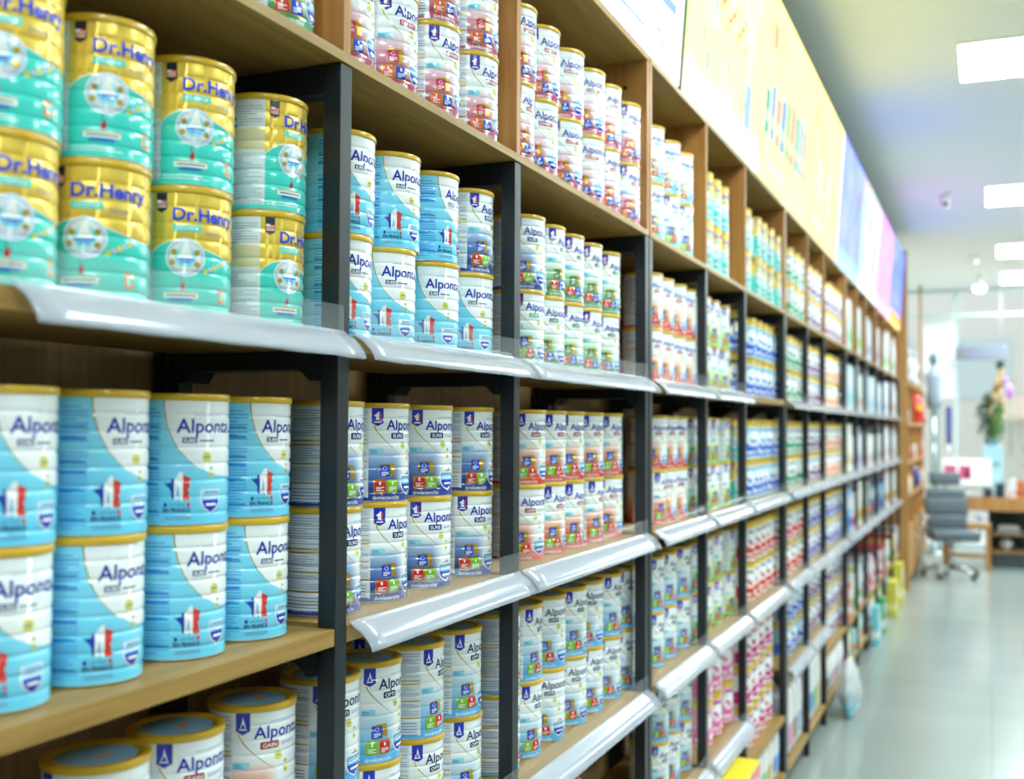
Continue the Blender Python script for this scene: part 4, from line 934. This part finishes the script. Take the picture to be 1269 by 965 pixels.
# roll-up banner stand, teal column and navy coat behind the cabinet
t = thing('teal_column', 'slim teal standing column beside the display cabinet, behind the office chair', 'stand', Wp(-.80,19.2,ZF))
part('column', t, cmat((140,176,180)), lambda bm: add_box(bm,(-.055,-.05,.04),(.055,.05,2.05),0,.01)); part('base', t, cmat((90,100,110)), lambda bm: add_box(bm,(-.12,-.12,0),(.12,.12,.04),0,.01))
t = thing('navy_banner', 'narrow navy blue banner hanging on a stand right of the teal column', 'banner', Wp(-.60,19.5,ZF))
part('cloth', t, cmat((40,74,150)), lambda bm: add_box(bm,(-.035,-.006,1.55),(.035,.006,2.1),0,.003)); part('pole', t, M['chrome'], lambda bm: add_cyl(bm,(0,.015,.02),(0,.015,2.15),.008)); part('base', t, M['chrome'], lambda bm: add_cyl(bm,(0,.015,0),(0,.015,.02),.1,.09,20))
t = thing('mannequin_bust', 'blue-grey mannequin bust on a stand near the display cabinet top', 'mannequin', Wp(-.80,18.9,ZF))
part('torso', t, cmat((150,166,184)), lambda bm: add_lathe(bm,[(0,2.05),(.09,2.06),(.11,2.2),(.10,2.35),(.13,2.5),(.12,2.56),(.04,2.62),(.035,2.68),(0,2.69)],20)); part('head', t, cmat((110,130,150)), lambda bm: blob(bm,(0,0,2.77),.075,(.85,.95,1.25),2,0,2)); part('pole', t, M['chrome'], lambda bm: add_cyl(bm,(0,0,.03),(0,0,2.06),.014)); part('base', t, M['chrome'], lambda bm: add_cyl(bm,(0,0,0),(0,0,.03),.14,.13,20))
# ---------------------------------------------------------------- office chair
M['leather'] = mat('grey leather', (92,104,112), .42); M['pad'] = mat('silver pad', (176,182,184), .3, .4)
oc = thing('office_chair', 'grey leather office chair with headrest and chrome five-star base', 'chair', Wp(-.47,16.0,ZF), math.radians(14))
def cushion(bm, c, s, rx=0, bev=.03, puff=.012):
    b0 = len(bm.verts); add_box(bm, (-s[0]/2,-s[1]/2,-s[2]/2),(s[0]/2,s[1]/2,s[2]/2), 0, min(bev, min(s)*.45)); bm.verts.ensure_lookup_table()
    q = Matrix.Rotation(rx,4,'X')
    for v in bm.verts[b0:]: v.co = q@v.co+Vector(c)
    for f in bm.faces: f.smooth = True
part('seat', oc, M['leather'], lambda bm: cushion(bm,(0,-.02,.50),(.54,.54,.12)))
part('backrest', oc, M['leather'], lambda bm: (cushion(bm,(0,.27,.82),(.50,.10,.22),-.15), cushion(bm,(0,.235,.63),(.46,.12,.17),-.08), cushion(bm,(0,.30,.98),(.46,.09,.12),-.2)))
part('headrest', oc, M['leather'], lambda bm: cushion(bm,(0,.35,1.16),(.36,.09,.15),-.2))
part('headrest_post', oc, M['chrome'], lambda bm: add_cyl(bm,(0,.345,1.0),(0,.37,1.12),.02))
part('gas_post', oc, M['chrome'], lambda bm: (add_cyl(bm,(0,0,.09),(0,0,.44),.028), add_cyl(bm,(0,0,.40),(0,0,.44),.09,.14)))
for s_ in (-1,1):
    a_ = part('armrest', oc, M['chrome'], lambda bm,s_=s_: add_tube(bm,[(.24*s_,0,.46),(.33*s_,0,.5),(.33*s_,.0,.70)],.014)); part('arm_pad', a_, M['pad'], lambda bm,s_=s_: cushion(bm,(.33*s_,-.03,.715),(.08,.28,.035)))
for k in range(5):
    a = 2*math.pi*k/5+.3; e = Vector((.32*math.cos(a),.32*math.sin(a),0))
    lg = part('leg', oc, M['chrome'], lambda bm,e=e: add_cyl(bm,(0,0,.12),(e.x,e.y,.075),.028,.015)); part('caster', lg, M['black'], lambda bm,e=e: add_cyl(bm,(e.x-.022,e.y,.028),(e.x+.022,e.y,.028),.028))
# ---------------------------------------------------------------- desk
dk = thing('reception_desk', 'wide wooden reception desk with dark open shelves in front of the storefront', 'desk', Wp(.8,17.5,ZF))
wpart('desk_top', dk, M['brown_wood'], lambda bm: bxw(bm,(-.36,17.2,-1.13),(2.4,18.0,-.945),0,.004))
wpart('leg_panel', dk, M['brown_wood'], lambda bm: bxw(bm,(2.34,17.2,ZF),(2.4,18.0,-1.13))); wpart('leg_panel', dk, M['black'], lambda bm: bxw(bm,(-.02,17.5,ZF),(.03,18.0,-1.13)))
wpart('back_panel', dk, M['grey_face'], lambda bm: bxw(bm,(.03,17.9,ZF),(2.34,17.95,-1.13)))
for z in (-1.45,-1.70): wpart('shelf_board', dk, M['oak_back'], lambda bm,z=z: bxw(bm,(.03,17.3,z-.03),(2.34,17.9,z)))
wpart('kick_panel', dk, M['grey_face'], lambda bm: bxw(bm,(.03,17.34,ZF),(2.34,17.38,-1.74)))
st = thing('wooden_stool', 'wooden frame stool standing behind the office chair', 'stool', Wp(-.3,17.0,ZF))
wpart('seat', st, M['brown_wood'], lambda bm: bxw(bm,(-.62,16.75,-1.36),(.02,17.18,-1.30),0,.004))
for x in (-.61,-.06):
    for y in (16.77,17.10): wpart('leg', st, M['brown_wood'], lambda bm,x=x,y=y: bxw(bm,(x,y,ZF),(x+.07,y+.07,-1.36)))
wpart('stretcher', st, M['brown_wood'], lambda bm: bxw(bm,(-.55,16.78,-1.76),(-.05,16.82,-1.70)))
mo = thing('monitor', 'white computer monitor showing pink pictures on the reception desk', 'monitor', Wp(-.28,17.5,-.9445))
M['scr'] = emis('screen white', (240,242,248), .22); M['scrp'] = emis('screen pink', (200,90,130), .15); M['scrr'] = emis('screen dark red', (120,30,60), .08)
wpart('bezel', mo, M['white'], lambda bm: bxw(bm,(-.64,17.44,-.80),(.03,17.48,-.40),0,.006))
sc = wpart('screen', mo, M['scr'], lambda bm: bxw(bm,(-.62,17.432,-.78),(.01,17.441,-.42)))
wpart('picture', sc, M['scrp'], lambda bm: bxw(bm,(-.60,17.428,-.70),(-.44,17.431,-.50))); wpart('picture', sc, M['scrp'], lambda bm: bxw(bm,(-.40,17.428,-.70),(-.24,17.431,-.50)))
wpart('picture_detail', sc, M['scrr'], lambda bm: (bxw(bm,(-.58,17.424,-.66),(-.50,17.4275,-.60)), bxw(bm,(-.32,17.424,-.68),(-.26,17.4275,-.56))))
wpart('stand', mo, M['white'], lambda bm: (bxw(bm,(-.36,17.48,-.94),(-.22,17.5,-.7)), bxw(bm,(-.45,17.42,-.9443),(-.15,17.62,-.93))))
t = thing('teal_cabinet', 'pale teal box cabinet standing on the desk under the plant', 'cabinet', Wp(.06,17.75,-.9445))
wpart('body', t, cmat((168,208,216)), lambda bm: bxw(bm,(-.09,17.55,-.944),(.19,17.95,-.22),0,.006)); wpart('panel', t, cmat((190,222,228)), lambda bm: bxw(bm,(-.02,17.544,-.9),(.16,17.551,-.6))); wpart('slot', t, cmat((110,140,150)), lambda bm: bxw(bm,(0,17.544,-.5),(.14,17.551,-.46)))
for k,(x,y,w,h,c,lab) in enumerate([(-.02,17.3,.1,.12,(60,56,66),'small dark box on the desk right of the monitor'),(.14,17.36,.12,.2,(40,60,76),'dark teal pen holder on the desk before the teal cabinet'),(.30,17.4,.1,.26,(226,230,232),'white stand on the desk near the photo edge'),(.40,17.4,.1,.24,(210,110,60),'orange box on the desk at the photo edge'),(.52,17.4,.12,.2,(40,60,130),'navy box on the desk at the photo edge'),(-.22,17.25,.2,.05,(196,206,206),'flat pale tray on the desk before the monitor'),(.24,17.3,.09,.1,(220,190,190),'tiny pinkish box on the desk between teal and orange ones')]):
    carton('desk_box', lab, 'small things on the reception desk', 'box', x+w/2, y-.05, y+.05, -.9443, h, w, c, tuple(int(v*.8) for v in c))
t = thing('papers_tray', 'grey paper tray on the upper shelf under the reception desk', 'tray', Wp(.25,17.5,-1.4495)); wpart('tray', t, cmat((150,158,160)), lambda bm: bxw(bm,(.1,17.38,-1.449),(.4,17.7,-1.38),0,.004)); wpart('papers', t, cmat((226,226,222)), lambda bm: bxw(bm,(.12,17.4,-1.38),(.38,17.68,-1.35)))
t = thing('white_bag', 'small white bag on the lower shelf under the reception desk', 'bag', Wp(.22,17.5,-1.6995)); part('pouch', t, cmat((214,220,222)), lambda bm: (blob(bm,(0,0,.07),.08,(1.1,.9,.9),4,0,2), [setattr(v.co,'z',max(.001,v.co.z)) for v in bm.verts])); part('handle', t, cmat((190,196,200)), lambda bm: add_tube(bm,[(-.04,0,.12),(-.02,0,.17),(.02,0,.17),(.04,0,.12)],.005))
# plant with driftwood trunk on the teal cabinet
pl = thing('potted_plant', 'potted plant with driftwood trunk and dark green leaves by the storefront glass', 'plant', Wp(.03,17.75,-.214))
part('pot', pl, cmat((120,150,170)), lambda bm: add_lathe(bm,[(0,0),(.06,0),(.075,.03),(.09,.10),(.095,.11),(.08,.105),(0,.10)],20))
part('driftwood', pl, cmat((176,140,90)), lambda bm: (add_tube(bm,[(0,0,.1),(.02,0,.3),(-.02,0,.5),(.05,0,.7),(.10,0,.9)],.035), add_tube(bm,[(.02,0,.3),(.11,0,.45),(.12,0,.75),(.13,.0,1.02)],.028), add_tube(bm,[(-.02,0,.5),(-.06,0,.62)],.02)))
def leaves(cs, n, seed):
    def fn(bm):
        rn = random.Random(seed)
        for k in range(n):
            c, r = cs[k%len(cs)]; d = Vector((rn.gauss(0,1),rn.gauss(0,1),rn.gauss(0,1))).normalized()*r*rn.random()**.4
            p = Vector(c)+Vector((d.x,d.y,d.z*1.5)); u_ = Vector((rn.uniform(-1,1),rn.uniform(-1,1),rn.uniform(-.2,1))).normalized(); w_ = u_.orthogonal().normalized(); s_ = .035
            m = p+u_*s_*.6+w_.cross(u_)*.006
            bm.faces.new([bm.verts.new(p-u_*s_), bm.verts.new(m-w_*s_*.4), bm.verts.new(p+u_*s_*1.3), bm.verts.new(m+w_*s_*.4)])
    return fn
part('dark_leaves', pl, mat('dark leaf',(50,84,62),.5), leaves([((-.10,-.03,.45),.09),((-.06,0,.25),.12),((-.02,0,.60),.07),((.12,0,1.05),.04),((.0,0,.35),.12)], 420, 1), 'dark green leaves')
part('bright_leaves', pl, mat('bright leaf',(84,128,52),.5), leaves([((.07,-.05,.30),.11),((.04,-.03,.18),.11),((.10,0,.48),.06)], 300, 2), 'fresh green leaves')
t = thing('flower_sprig', 'purple flower sprig standing by the glass right of the plant', 'flower', Wp(.30,19.0,ZF)); part('stem', t, cmat((120,150,100)), lambda bm: add_tube(bm,[(0,0,.35),(.01,0,1.4),(0,0,2.25)],.008)); part('vase', t, cmat((200,210,210)), lambda bm: add_lathe(bm,[(0,0),(.09,0),(.11,.1),(.06,.36),(.08,.42)],18)); part('blossom', t, cmat((190,130,230)), lambda bm: (blob(bm,(0,0,2.3),.045,(1,1,2.4),6,0,2), blob(bm,(-.05,0,2.45),.03,(1,1,1.8),7,0,2)))
